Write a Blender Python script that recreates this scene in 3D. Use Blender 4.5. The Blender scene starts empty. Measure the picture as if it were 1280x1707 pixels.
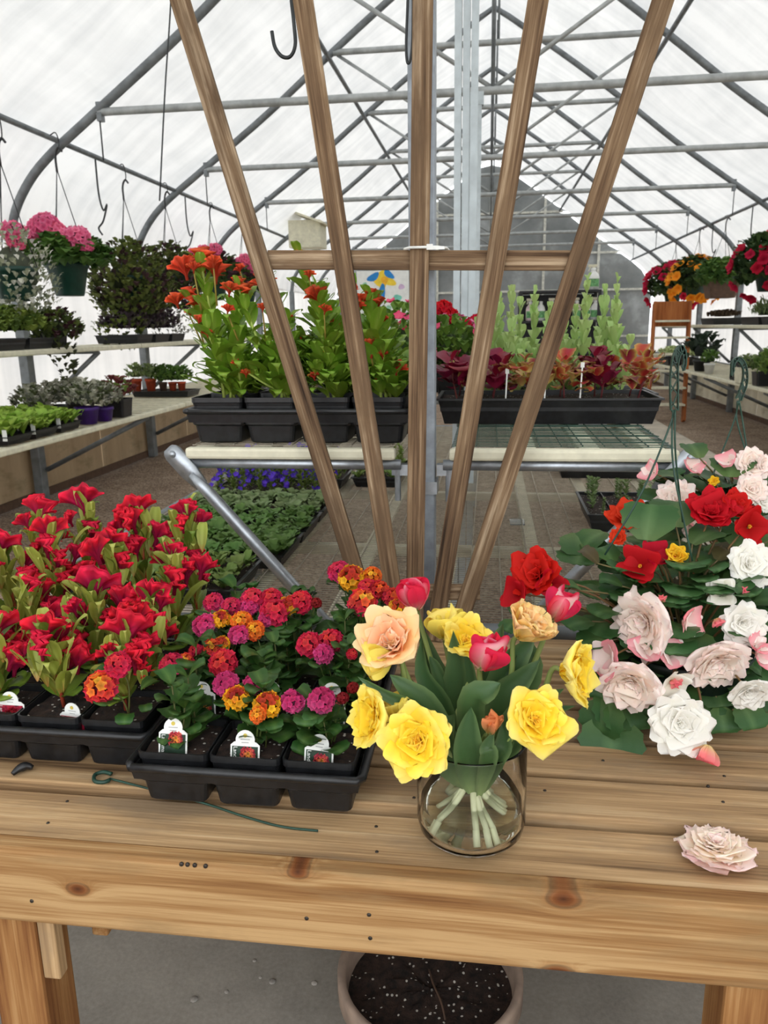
import bpy, bmesh, math, random
import numpy as np
from mathutils import Matrix, Vector
C = bpy.context.scene
COL = C.collection
PI = math.pi
rnd = random.Random(7)
npr = np.random.RandomState(11)

# ---------------------------------------------------------------- camera
FPX, IW, IH = 1282.0, 1280.0, 1707.0
def _n(v):
    v = np.array(v, float); return v/np.linalg.norm(v)
EYE = np.array([0, 0, 1.5])
_yc = _n([(815-IW/2)/FPX, -(540-IH/2)/FPX, -1]); _k = -.0157
_zc = _n([_k, 1, -(_k*_yc[0]+_yc[1])/_yc[2]]); _xc = np.cross(_yc, _zc)
ROT = np.array([_xc, _yc, _zc])
cam = bpy.data.cameras.new('camera'); camo = bpy.data.objects.new('camera', cam); COL.objects.link(camo)
m4 = Matrix([list(r)+[0] for r in ROT]+[[0, 0, 0, 1]]); m4.translation = Vector(EYE)
camo.matrix_world = m4
cam.sensor_fit = 'HORIZONTAL'; cam.sensor_width = 36; cam.lens = FPX/IW*36
cam.clip_start = .05; cam.clip_end = 200
cam.dof.use_dof = True; cam.dof.focus_distance = 1.35; cam.dof.aperture_fstop = cam.lens/2.6
C.camera = camo
# ---------------------------------------------------------------- overcast sky, exposure
w = bpy.data.worlds.new('world'); C.world = w; w.use_nodes = True
bg = w.node_tree.nodes['Background']; bg.inputs[0].default_value = (.96, .98, 1, 1); bg.inputs[1].default_value = 2.1
C.view_settings.view_transform = 'Standard'; C.view_settings.look = 'None'
C.view_settings.exposure = 0.4; C.view_settings.gamma = 1; C.view_settings.use_curve_mapping = False
C.cycles.use_denoising = True
C.cycles.max_bounces = 16; C.cycles.diffuse_bounces = 5; C.cycles.transmission_bounces = 16; C.cycles.glossy_bounces = 3
C.cycles.caustics_reflective = False; C.cycles.caustics_refractive = True
C.cycles.sample_clamp_indirect = 6

# ---------------------------------------------------------------- measuring helpers
def _ray(px, py): return ROT @ np.array([(px-IW/2)/FPX, -(py-IH/2)/FPX, -1])
def PY(px, py, Y): d = _ray(px, py); return EYE+d*(Y/d[1])
def PX(px, py, X): d = _ray(px, py); return EYE+d*(X/d[0])
def PZ(px, py, Z): d = _ray(px, py); return EYE+d*((Z-1.5)/d[2])

# ---------------------------------------------------------------- materials
def lin(c):
    c = np.array(c, float)/255.
    return np.where(c <= .04045, c/12.92, ((c+.055)/1.055)**2.4)
def rgba(c): return tuple(lin(c))+(1,)
class NT:
    def __init__(s, name):
        s.m = bpy.data.materials.new(name); s.m.use_nodes = True; s.t = s.m.node_tree
        s.b = s.t.nodes['Principled BSDF']; s.out = s.t.nodes['Material Output']
    def n(s, typ, **k):
        o = s.t.nodes.new(typ)
        for a, v in k.items(): setattr(o, a, v)
        return o
    def l(s, a, b): s.t.links.new(a, b)
    def noise(s, vec, scale, detail=4, rough=.55):
        o = s.n('ShaderNodeTexNoise'); o.inputs['Scale'].default_value = scale; o.inputs['Detail'].default_value = detail
        o.inputs['Roughness'].default_value = rough; s.l(vec, o.inputs['Vector']); return o.outputs['Fac']
    def ramp(s, fac, stops):
        o = s.n('ShaderNodeValToRGB'); e = o.color_ramp.elements
        while len(e) < len(stops): e.new(.5)
        for i, (p, c) in enumerate(stops): e[i].position = p; e[i].color = rgba(c)
        s.l(fac, o.inputs[0]); return o.outputs[0]
    def math(s, op, a, b=None, clamp=False):
        o = s.n('ShaderNodeMath', operation=op, use_clamp=clamp)
        for i, x in enumerate((a, b)):
            if x is None: continue
            if isinstance(x, (int, float)): o.inputs[i].default_value = x
            else: s.l(x, o.inputs[i])
        return o.outputs[0]
    def mix(s, fac, a, b, mode='MIX'):
        o = s.n('ShaderNodeMix', data_type='RGBA', blend_type=mode)
        for i, x in ((0, fac), (6, a), (7, b)):
            if isinstance(x, (int, float)): o.inputs[i].default_value = x
            elif isinstance(x, tuple): o.inputs[i].default_value = x
            else: s.l(x, o.inputs[i])
        return o.outputs[2]
    def bump(s, h, strength=.3, dist=.01):
        o = s.n('ShaderNodeBump'); o.inputs['Strength'].default_value = strength; o.inputs['Distance'].default_value = dist
        s.l(h, o.inputs['Height']); s.l(o.outputs[0], s.b.inputs['Normal'])
    def objco(s, scale=(1, 1, 1), rand=True):
        tc = s.n('ShaderNodeTexCoord'); mp = s.n('ShaderNodeMapping'); mp.inputs['Scale'].default_value = scale
        v = tc.outputs['Object']
        if rand:
            oi = s.n('ShaderNodeObjectInfo'); vm = s.n('ShaderNodeVectorMath', operation='SCALE')
            vm.inputs[0].default_value = (9, 5, 7); s.l(oi.outputs['Random'], vm.inputs['Scale'])
            ad = s.n('ShaderNodeVectorMath', operation='ADD'); s.l(v, ad.inputs[0]); s.l(vm.outputs[0], ad.inputs[1]); v = ad.outputs[0]
        s.l(v, mp.inputs['Vector']); return mp.outputs[0]

def plain(name, c, rough=.5, metal=0, var=.12, scale=20, bump=0, spec=.4):
    t = NT(name); v = t.objco(); f = t.noise(v, scale)
    c = np.array(c, float)
    t.l(t.ramp(f, [(.3, np.clip(c*(1-var), 0, 255)), (.7, np.clip(c*(1+var), 0, 255))]), t.b.inputs['Base Color'])
    t.b.inputs['Roughness'].default_value = rough; t.b.inputs['Metallic'].default_value = metal
    t.b.inputs['Specular IOR Level'].default_value = spec
    if bump: t.bump(f, bump, .004)
    return t.m

def wood(name, cols, across=28, along=1.2, rough=.75, bump=.35, knots=(), weather=None, ang=0):
    """grain along local X; knots are (x, other-axis value, radius, axis)"""
    t = NT(name); tc = t.n('ShaderNodeTexCoord')
    base = t.objco((along, across, across)); big = t.objco((along*.8, 7, 7)); fine = t.objco((4, 230, 230))
    kn = None; vec = base
    for (kx, kz, kr) in knots:
        mp = t.n('ShaderNodeMapping'); mp.inputs['Location'].default_value = (-kx, 0, -kz); mp.inputs['Scale'].default_value = (.62, 0, 1)
        mp.inputs['Location'].default_value = (-kx*.62, 0, -kz)
        t.l(tc.outputs['Object'], mp.inputs[0])
        ln = t.n('ShaderNodeVectorMath', operation='LENGTH'); t.l(mp.outputs[0], ln.inputs[0])
        d = t.math('DIVIDE', ln.outputs['Value'], kr)
        kn = d if kn is None else t.math('MINIMUM', kn, d)
    if kn is not None:
        fall = t.math('DIVIDE', 1.6, t.math('ADD', t.math('POWER', kn, 2), .6))
        ad = t.n('ShaderNodeVectorMath', operation='ADD'); t.l(base, ad.inputs[0])
        cx = t.n('ShaderNodeCombineXYZ'); t.l(fall, cx.inputs[2]); t.l(cx.outputs[0], ad.inputs[1]); vec = ad.outputs[0]
    g = t.noise(vec, 1.0, 6, .6); b = t.noise(big, 1.0, 3); f = t.noise(fine, 1.0, 3)
    s = t.math('ADD', t.math('MULTIPLY', g, .6), t.math('ADD', t.math('MULTIPLY', b, .34), t.math('MULTIPLY', f, .2)))
    n = len(cols)
    col = t.ramp(s, [(.43+.26*i/(n-1), c) for i, c in enumerate(cols)])
    if weather:
        v2 = t.objco((2, 9, 9)); wf = t.noise(v2, 1.3, 5, .65)
        fm = t.math('MULTIPLY', t.math('SUBTRACT', wf, .47), 5.0, True)
        col = t.mix(fm, col, rgba(weather))
    if kn is not None:
        kc = t.ramp(t.math('MULTIPLY', kn, .4, True), [(0, (70, 38, 18)), (.28, (120, 70, 34)), (.4, (70, 42, 22)), (.46, (150, 102, 58)), (.8, (150, 102, 58))])
        fac = t.math('SUBTRACT', 1.0, t.math('MULTIPLY', t.math('SUBTRACT', kn, .55), 1.1, True), True)
        col = t.mix(fac, col, kc)
    oi = t.n('ShaderNodeObjectInfo'); hs = t.n('ShaderNodeHueSaturation')
    t.l(t.math('ADD', .88, t.math('MULTIPLY', oi.outputs['Random'], .22)), hs.inputs['Value']); t.l(col, hs.inputs['Color'])
    t.l(hs.outputs[0], t.b.inputs['Base Color'])
    t.b.inputs['Roughness'].default_value = rough; t.b.inputs['Specular IOR Level'].default_value = .25
    t.bump(t.math('ADD', g, t.math('MULTIPLY', f, .5)), bump, .003)
    return t.m

def organic(name, rough=.5, trans=.25, spec=.3, gain=1.0, var=.25, veins=0):
    """leaf / petal surface: pigment comes from the per-vertex colour attribute"""
    t = NT(name); a = t.n('ShaderNodeVertexColor'); a.layer_name = 'Col'
    oi = t.n('ShaderNodeObjectInfo'); hs = t.n('ShaderNodeHueSaturation')
    t.l(t.math('ADD', gain-var/2, t.math('MULTIPLY', oi.outputs['Random'], var)), hs.inputs['Value'])
    t.l(t.math('ADD', .5-var*.04, t.math('MULTIPLY', oi.outputs['Random'], var*.08)), hs.inputs['Hue'])
    t.l(a.outputs[0], hs.inputs['Color'])
    t.l(hs.outputs[0], t.b.inputs['Base Color']); t.b.inputs['Roughness'].default_value = rough
    t.b.inputs['Specular IOR Level'].default_value = spec
    tr = t.n('ShaderNodeBsdfTranslucent'); t.l(hs.outputs[0], tr.inputs[0])
    mx = t.n('ShaderNodeMixShader'); mx.inputs[0].default_value = trans
    t.l(t.b.outputs[0], mx.inputs[1]); t.l(tr.outputs[0], mx.inputs[2]); t.l(mx.outputs[0], t.out.inputs[0])
    if veins:
        tc = t.n('ShaderNodeTexCoord'); f = t.noise(tc.outputs['Object'], veins, 3); t.bump(f, .25, .003)
    return t.m

M = {}
M['leaf'] = organic('leaf_green', .45, .25, .35, gain=1.18, veins=120)
M['petal'] = organic('petal_soft', .6, .35, .2, gain=1.1, var=.1, veins=90)
M['stem'] = organic('stem_green', .5, .1)
M['fleck'] = organic('small_foliage', .55, .25, .25, gain=1.2)
M['black'] = plain('black_plastic', (24, 25, 27), .38, var=.35, scale=60, spec=.5)
M['blackdull'] = plain('dull_black_plastic', (30, 31, 33), .55, var=.3, scale=40)
M['galv'] = plain('galvanized_steel', (172, 178, 184), .38, .75, .1, 30)
M['galvdull'] = plain('dull_galvanized_pipe', (122, 127, 130), .5, .35, .12, 12)
M['galvlite'] = plain('light_galvanized_tube', (168, 172, 172), .5, .25, .1, 12)
M['rail'] = plain('pale_end_rail', (208, 208, 198), .6)
M['post'] = plain('zinc_post', (150, 158, 166), .5, .3, .1, 25)
M['column'] = plain('pale_steel_column', (188, 198, 202), .5, .2, .05, 14)
M['cream'] = plain('cream_painted_slat', (218, 214, 190), .6, 0, .06, 18)
M['wire'] = plain('dark_wire', (60, 63, 64), .45, .5)
M['meshwire'] = plain('bench_mesh_wire', (150, 142, 126), .6, 0)
M['greenwire'] = plain('green_coated_wire', (46, 74, 62), .45)
M['hanger'] = plain('green_plastic_hanger', (36, 66, 54), .4, var=.15)
M['greenpot'] = plain('green_basket_plastic', (22, 58, 48), .4)
M['darkpot'] = plain('dark_basket_plastic', (18, 34, 30), .45)
M['brownpot'] = plain('brown_basket_fibre', (92, 70, 56), .7)
M['purplepot'] = plain('purple_pot_plastic', (62, 30, 110), .4)
M['terra'] = plain('terracotta', (178, 74, 44), .75, var=.15)
M['white'] = plain('white_plastic', (232, 234, 230), .45, var=.03)
M['ink'] = plain('printed_ink', (30, 40, 34), .5)
def soil():
    t = NT('potting_soil'); v = t.objco(); a = t.noise(v, 60, 6, .7)
    col = t.ramp(a, [(.35, (20, 13, 10)), (.65, (62, 44, 34))])
    vo = t.n('ShaderNodeTexVoronoi'); vo.inputs['Scale'].default_value = 120; t.l(v, vo.inputs['Vector'])
    sp = t.n('ShaderNodeSeparateColor'); t.l(vo.outputs['Color'], sp.inputs[0])
    k = t.math('MULTIPLY', t.math('GREATER_THAN', sp.outputs[0], .8), t.math('LESS_THAN', vo.outputs['Distance'], .3))
    t.l(t.mix(k, col, rgba((205, 200, 190))), t.b.inputs['Base Color']); t.b.inputs['Roughness'].default_value = .95
    t.bump(t.math('ADD', a, k), .9, .006); return t.m
M['soil'] = soil()

# ---------------------------------------------------------------- object helpers
def wm(o):
    m = o.matrix_basis.copy()
    while o.parent is not None:
        o = o.parent; m = o.matrix_basis @ m
    return m
def tag(o, label=None, cat=None, group=None, kind=None):
    if label: o['label'] = label
    if cat: o['category'] = cat
    if group: o['group'] = group
    if kind: o['kind'] = kind
    return o
def thing(name, label, cat, loc=(0, 0, 0), rz=0, group=None, kind=None):
    o = bpy.data.objects.new(name, None); COL.objects.link(o); o.empty_display_size = .05
    o.location = Vector([float(a) for a in loc]); o.rotation_euler = (0, 0, rz)
    return tag(o, label, cat, group, kind)
def inst(name, mesh, parent, mat4=None):
    o = bpy.data.objects.new(name, mesh); COL.objects.link(o)
    if parent is not None: o.parent = parent
    if mat4 is not None: o.matrix_basis = mat4
    return o
def TRS(loc, az=0, tilt=0, s=1, roll=0):
    return Matrix.Translation(Vector([float(a) for a in loc])) @ Matrix.Rotation(az, 4, 'Z') @ Matrix.Rotation(tilt, 4, 'Y') @ Matrix.Rotation(roll, 4, 'Z') @ Matrix.Scale(s, 4)
def aim(loc, d, s=1, spin=0):
    q = Vector([float(a) for a in d]).to_track_quat('Z', 'Y')
    return Matrix.Translation(Vector([float(a) for a in loc])) @ q.to_matrix().to_4x4() @ Matrix.Rotation(spin, 4, 'Z') @ Matrix.Scale(s, 4)
def copy_tree(o, parent=None, **k):
    c = o.copy(); COL.objects.link(c)
    if parent is not None: c.parent = parent
    for ch in o.children: copy_tree(ch, c)
    return c

class MB:
    def __init__(s): s.v = []; s.f = []; s.c = []; s.n = 0
    def add(s, v, f, c=(128, 128, 128)):
        v = np.asarray(v, float).reshape(-1, 3); s.v.append(v)
        c = lin(c); c = np.broadcast_to(c, v.shape) if c.ndim == 1 else c
        s.c.append(c); n = s.n
        s.f += [tuple(i+n for i in q) for q in f]; s.n += len(v); return s
    def grid(s, P, c=(128, 128, 128), wrap=False):
        a, b = P.shape[:2]; f = []
        for i in range(a-1+(1 if wrap else 0)):
            i2 = (i+1) % a
            for j in range(b-1): f.append((i*b+j, i2*b+j, i2*b+j+1, i*b+j+1))
        c = np.asarray(c, float)
        return s.add(P.reshape(-1, 3), f, c.reshape(-1, 3) if c.ndim == 3 else c)
    def tube(s, pts, r, n=8, c=(128, 128, 128), cap=True):
        pts = np.asarray(pts, float); k = len(pts); r = np.broadcast_to(np.asarray(r, float), (k,))
        t = np.gradient(pts, axis=0); t /= np.maximum(np.linalg.norm(t, axis=1, keepdims=True), 1e-9)
        a0 = np.array([0, 0, 1.]) if abs(t[0][2]) < .9 else np.array([1., 0, 0])
        P = []
        nn = np.cross(t[0], a0); nn /= np.linalg.norm(nn)
        for i in range(k):
            nn = nn-t[i]*nn.dot(t[i]); nn /= max(np.linalg.norm(nn), 1e-9); bb = np.cross(t[i], nn)
            an = np.arange(n)*2*PI/n
            P.append(pts[i]+r[i]*(np.cos(an)[:, None]*nn+np.sin(an)[:, None]*bb))
        P = np.array(P); f = []
        for i in range(k-1):
            for j in range(n): f.append((i*n+j, i*n+(j+1) % n, (i+1)*n+(j+1) % n, (i+1)*n+j))
        if cap: f += [tuple(range(n))[::-1], tuple((k-1)*n+j for j in range(n))]
        c = np.asarray(c, float)
        if c.ndim == 2: c = np.repeat(c, n, axis=0)
        return s.add(P.reshape(-1, 3), f, c)
    def lathe(s, prof, n=24, loc=(0, 0, 0), c=(128, 128, 128)):
        an = np.arange(n)*2*PI/n
        P = np.array([[(r*math.cos(a)+loc[0], r*math.sin(a)+loc[1], z+loc[2]) for r, z in prof] for a in an])
        return s.grid(P, c, True)
    def box(s, lo, hi, c=(128, 128, 128)):
        (x0, y0, z0), (x1, y1, z1) = lo, hi
        v = [(x0, y0, z0), (x1, y0, z0), (x1, y1, z0), (x0, y1, z0), (x0, y0, z1), (x1, y0, z1), (x1, y1, z1), (x0, y1, z1)]
        return s.add(v, [(0, 3, 2, 1), (4, 5, 6, 7), (0, 1, 5, 4), (1, 2, 6, 5), (2, 3, 7, 6), (3, 0, 4, 7)], c)
    def bar(s, p0, p1, w, h, c=(128, 128, 128)):
        """box from p0 to p1, w sideways, h upward"""
        p0 = np.array(p0, float); p1 = np.array(p1, float); d = _n(p1-p0)
        up = np.array([0, 0, 1.]) if abs(d[2]) < .95 else np.array([0, 1., 0])
        sd = _n(np.cross(d, up)); up = np.cross(sd, d)
        v = [p+sd*a*w/2+up*b*h/2 for p in (p0, p1) for a, b in ((-1, -1), (1, -1), (1, 1), (-1, 1))]
        return s.add(v, [(0, 1, 2, 3), (7, 6, 5, 4), (0, 4, 5, 1), (1, 5, 6, 2), (2, 6, 7, 3), (3, 7, 4, 0)], c)
    def mesh(s, name, mat, smooth=True, off=None):
        me = bpy.data.meshes.new(name); v = np.concatenate(s.v)
        if off is not None: v = v-np.asarray(off, float)
        me.from_pydata(v.tolist(), [], s.f)
        a = me.color_attributes.new('Col', 'FLOAT_COLOR', 'POINT')
        cc = np.ones((len(v), 4), np.float32); cc[:, :3] = np.concatenate(s.c); a.data.foreach_set('color', cc.ravel())
        if smooth: me.polygons.foreach_set('use_smooth', np.ones(len(me.polygons), bool))
        if isinstance(mat, (list, tuple)):
            for m in mat: me.materials.append(m)
        else: me.materials.append(mat)
        me.update(); return me
    def build(s, name, mat, parent=None, smooth=True, loc=None):
        """verts given in world space; the mesh becomes local to its parent or to loc"""
        if parent is not None:
            im = np.array(wm(parent).inverted()); v = np.concatenate(s.v); s.v = [v @ im[:3, :3].T+im[:3, 3]]; s.c = [np.concatenate(s.c)]
            return inst(name, s.mesh(name, mat, smooth), parent)
        o = inst(name, s.mesh(name, mat, smooth, loc), None)
        if loc is not None: o.location = Vector([float(a) for a in loc])
        return o

_bc = {}
def bevel_mesh(dx, dy, dz, bev, mat, name, seg=2):
    key = (round(dx, 4), round(dy, 4), round(dz, 4), bev, mat.name, name)
    if key in _bc: return _bc[key]
    bm = bmesh.new(); bmesh.ops.create_cube(bm, size=1)
    bmesh.ops.scale(bm, vec=(dx, dy, dz), verts=bm.verts)
    if bev: bmesh.ops.bevel(bm, geom=bm.edges[:], offset=bev, segments=seg, affect='EDGES', profile=.5)
    me = bpy.data.meshes.new(name); bm.to_mesh(me); bm.free(); me.materials.append(mat)
    me.polygons.foreach_set('use_smooth', np.zeros(len(me.polygons), bool))
    _bc[key] = me; return me
def plank(name, p0, p1, w, h, mat, parent=None, bev=.004, up=(0, 0, 1)):
    """bevelled board from p0 to p1; w sideways, h along up; grain along its length"""
    p0 = np.array(p0, float); p1 = np.array(p1, float); L = np.linalg.norm(p1-p0); d = (p1-p0)/L
    u = np.array(up, float); u = u-d*u.dot(d); u /= np.linalg.norm(u); sd = np.cross(u, d)
    m = Matrix.Identity(4)
    for i in range(3): m[i][0] = d[i]; m[i][1] = sd[i]; m[i][2] = u[i]; m[i][3] = (p0[i]+p1[i])/2
    me = bevel_mesh(L, w, h, bev, mat, name)
    if parent is not None: m = wm(parent).inverted() @ m
    return inst(name, me, parent, m)
def pbox(name, lo, hi, mat, parent=None, bev=.003):
    lo = np.array(lo, float); hi = np.array(hi, float); s = hi-lo
    m = Matrix.Translation(Vector((lo+hi)/2))
    if parent is not None: m = wm(parent).inverted() @ m
    return inst(name, bevel_mesh(s[0], s[1], s[2], bev, mat, name), parent, m)
def pipe(name, pts, r, mat, parent=None, n=10):
    b = MB(); b.tube(pts, r, n)
    return b.build(name, mat, parent, loc=None if parent is not None else np.asarray(pts[0], float))
def smooth_path(pts, n=24):
    """Catmull-Rom through pts"""
    p = np.asarray(pts, float); p = np.vstack([2*p[0]-p[1], p, 2*p[-1]-p[-2]]); out = []
    k = len(p)-3
    for q in np.linspace(0, k-1e-6, n):
        i = int(q); t = q-i; a, b, c, d = p[i:i+4]
        out.append(.5*((2*b)+(-a+c)*t+(2*a-5*b+4*c-d)*t*t+(-a+3*b-3*c+d)*t**3))
    return np.array(out)
# ================================================================ the house
Y0, Y1 = -1.9, 20.8
ARCH = [(-4.03, 0), (-4.03, 1.2), (-4.02, 2.2), (-3.97, 2.44), (-3.82, 2.68), (-3.6, 2.89), (-3.2, 3.17), (-2.42, 3.71), (-1.78, 4.20), (-1.05, 4.74), (-.2, 5.32)]
prof = [np.array(p) for p in ARCH]
top = smooth_path([(x, 0, z) for x, z in ARCH[2:]], 34)[:, [0, 2]]
half = np.vstack([[-4.03, 0], [-4.03, 1.2], top])
full = np.vstack([half, [[0, 5.44]], (half*[-1, 1])[::-1]])

def film(name='white_poly_film', trans=.37):
    t = NT(name); tc = t.n('ShaderNodeTexCoord')
    mp = t.n('ShaderNodeMapping'); mp.inputs['Scale'].default_value = (1.6, .35, 1.6); t.l(tc.outputs['Object'], mp.inputs[0])
    a = t.noise(mp.outputs[0], 1.6, 6, .6)
    mp2 = t.n('ShaderNodeMapping'); mp2.inputs['Scale'].default_value = (.5, 5, .5); mp2.inputs['Rotation'].default_value = (0, 0, .3); t.l(tc.outputs['Object'], mp2.inputs[0])
    b = t.noise(mp2.outputs[0], 1.1, 4, .55)
    s = t.math('ADD', t.math('MULTIPLY', a, .5), t.math('MULTIPLY', b, .5))
    c = t.ramp(s, [(.36, (216, 217, 216)), (.6, (238, 238, 236))])
    t.l(c, t.b.inputs['Base Color']); t.b.inputs['Roughness'].default_value = .45; t.b.inputs['Specular IOR Level'].default_value = .3
    t.bump(s, .4, .05)
    tr = t.n('ShaderNodeBsdfTranslucent'); t.l(c, tr.inputs[0])
    mx = t.n('ShaderNodeMixShader'); mx.inputs[0].default_value = trans
    t.l(t.b.outputs[0], mx.inputs[1]); t.l(tr.outputs[0], mx.inputs[2]); t.l(mx.outputs[0], t.out.inputs[0])
    return t.m
M['film'] = film(); M['wallfilm'] = film('white_wall_film', .62)
def panel_mat(name, c1, c2, trans):
    t = NT(name); v = t.objco((6, 3, .9)); a = t.noise(v, 1.2, 5, .6)
    g = t.objco((1, 1, 2.6), False); st = t.noise(g, 2.2, 4, .7)
    c = t.mix(t.math('MULTIPLY', t.math('SUBTRACT', st, .55), 3, True), t.ramp(a, [(.3, c1), (.7, c2)]), rgba((120, 112, 76)))
    t.l(c, t.b.inputs['Base Color']); t.b.inputs['Roughness'].default_value = .4
    tr = t.n('ShaderNodeBsdfTranslucent'); t.l(c, tr.inputs[0]); mx = t.n('ShaderNodeMixShader'); mx.inputs[0].default_value = trans
    t.l(t.b.outputs[0], mx.inputs[1]); t.l(tr.outputs[0], mx.inputs[2]); t.l(mx.outputs[0], t.out.inputs[0]); return t.m
M['tanpanel'] = panel_mat('tan_wall_panel', (172, 148, 116), (208, 188, 156), .15)
M['palepanel'] = panel_mat('pale_wall_panel', (206, 200, 182), (232, 228, 214), .25)

# roof film with a little sag between the hoops
ys = np.linspace(Y0, Y1, 110); cov = np.vstack([top, [[0, 5.44]], (top*[-1, 1])[::-1]])
nrm = np.gradient(cov, axis=0); nrm = np.stack([-nrm[:, 1], nrm[:, 0]], 1); nrm /= np.linalg.norm(nrm, axis=1, keepdims=True)
P = np.zeros((len(cov), len(ys), 3))
for j, y in enumerate(ys):
    ph = ((y-6.4) % 2.4)/2.4
    sag = .05+.035*math.sin(PI*ph)
    wob = .012*np.sin(cov[:, 0]*7+y*3.1)+.01*np.sin(cov[:, 1]*9-y*5.3)
    e = cov+nrm*(sag+wob)[:, None]
    P[:, j, 0] = e[:, 0]; P[:, j, 1] = y; P[:, j, 2] = e[:, 1]
b = MB(); b.grid(P)
tag(b.build('ceiling', M['film'], loc=(0, 0, 5.4)), kind='structure')
for side, sx in (('left', -1), ('right', 1)):
    W = thing('wall_'+side, None, None, (sx*4.1, 0, 0), kind='structure')
    b = MB(); zz = np.linspace(.74, 2.24, 8); yy = np.linspace(Y0, Y1, 90)
    P = np.array([[(sx*(4.09+.012*math.sin(y*2.3+z*5)), y, z) for z in zz] for y in yy]); b.grid(P); b.build('film', M['wallfilm'], W)
    pipe('sill_rail', [(sx*4.06, Y0, .76), (sx*4.06, Y1, .76)], .025, M['galvdull'], W)
    b = MB(); b.box((sx*4.09-.03, Y0, 0), (sx*4.09+.03, Y1, .07)); b.build('sill_board', M['brownpot'], W, smooth=False)
    y = Y0; k = 0
    while y < Y1-.1:
        pbox('panel', (sx*4.10-.008, y+.008, .06), (sx*4.10+.008, y+1.192, .75), M['tanpanel' if sx < 0 else 'palepanel'], W, .002); y += 1.2

# trusses: one at each hoop
def make_truss():
    r = thing('roof_truss', None, None, (0, 0, 0), kind='structure')
    b = MB(); b.tube([(x, 0, z) for x, z in full], .036, 12); b.build('hoop', M['galvdull'], r)
    def tie(name, z, hx):
        b = MB(); b.tube([(-hx, 0, z), (-hx+.1, 0, z), (hx-.1, 0, z), (hx, 0, z)], [.034, .03, .03, .034], 10); b.build(name, M['galvlite'], r)
    tie('lower_tie', 3.2, 3.16); tie('upper_tie', 4.28, 1.66)
    for s in (-1, 1):
        pipe('web', [(0, .02, 3.22), (s*1.62, .02, 4.26)], .017, M['galvlite'], r, 8)
        pipe('web', [(s*.05, .02, 5.3), (s*.05, .02, 4.3)], .012, M['galvdull'], r, 8) if s > 0 else None
        b = MB(); b.box((s*3.12-.02, -.03, 3.13), (s*3.12+.02, .03, 3.27)); b.build('bracket', M['galvdull'], r, smooth=False)
        pipe('hanger_rod', [(s*3.13, 0, 3.2), (s*3.13, 0, 2.84)], .006, M['wire'], r, 6)
    pipe('king_rod', [(0, 0, 5.38), (0, 0, 3.2)], .016, M['galvdull'], r, 8)
    return r
tr0 = make_truss()
for i in range(8):
    o = tr0 if i == 0 else copy_tree(tr0)
    o.location.y = 4.0+2.4*i if i < 7 else 1.6
for X, z, r in ((-3.5, 3.0, .022), (3.5, 3.0, .022), (-1.7, 4.22, .024), (1.7, 4.22, .024), (0, 5.36, .03)):
    o = pipe('roof_purlin', [(X, Y0, z), (X, Y1, z)], r, M['galvdull']); tag(o, kind='structure')

# end wall: dark panes of clear sheet between pale posts and rails
def pane_mat():
    t = NT('grey_end_sheet'); v = t.objco((1, 1, 1), False); a = t.noise(v, .9, 5, .6); b2 = t.noise(v, 2.2, 4, .6)
    c = t.ramp(a, [(.32, (104, 109, 110)), (.55, (136, 140, 140)), (.68, (176, 181, 183))])
    t.l(c, t.b.inputs['Base Color']); t.b.inputs['Roughness'].default_value = .3; t.b.inputs['Specular IOR Level'].default_value = .5
    t.bump(b2, .25, .03); return t.m
M['pane'] = pane_mat()
W = thing('wall_back', None, None, (0, Y1, 0), kind='structure')
xs = np.linspace(-4.05, 4.05, 7); zl = [0, 1.15, 2.3, 3.2, 4.2, 5.5]
def topz(x): return float(np.interp(-abs(x), half[2:, 0], half[2:, 1])) if abs(x) < 4 else 2.2
hx_of = lambda z: 4.03 if z < 2.2 else float(-np.interp(z, half[2:, 1], half[2:, 0])) if z < 5.32 else .2
for i in range(6):
    for j in range(5):
        x0, x1, z0, z1 = xs[i], xs[i+1], zl[j], zl[j+1]
        n = 6; xx = np.linspace(x0+.01, x1-.01, n); tz = [min(z1-.01, max(topz(x)+.02, 0)) for x in xx]
        if max(tz) <= z0+.05: continue
        tz = [max(t_, z0+.012) for t_ in tz]
        P = np.array([[(x, Y1+.05, z0+.01), (x, Y1+.05, tt)] for x, tt in zip(xx, tz)])
        Q = P.copy(); Q[:, :, 1] += .012
        b = MB(); b.grid(P); b.grid(Q[::-1]); b.build('pane', M['pane'], W, smooth=False)
for x in xs[1:-1]:
    b = MB(); b.box((x-.03, Y1-.02, 0), (x+.03, Y1+.04, topz(x))); b.build('post', M['rail'], W, smooth=False)
for z in zl[1:-1]:
    h = hx_of(z); b = MB(); b.box((-h, Y1-.015, z-.025), (h, Y1+.035, z+.025)); b.build('rail', M['rail'], W, smooth=False)

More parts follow.
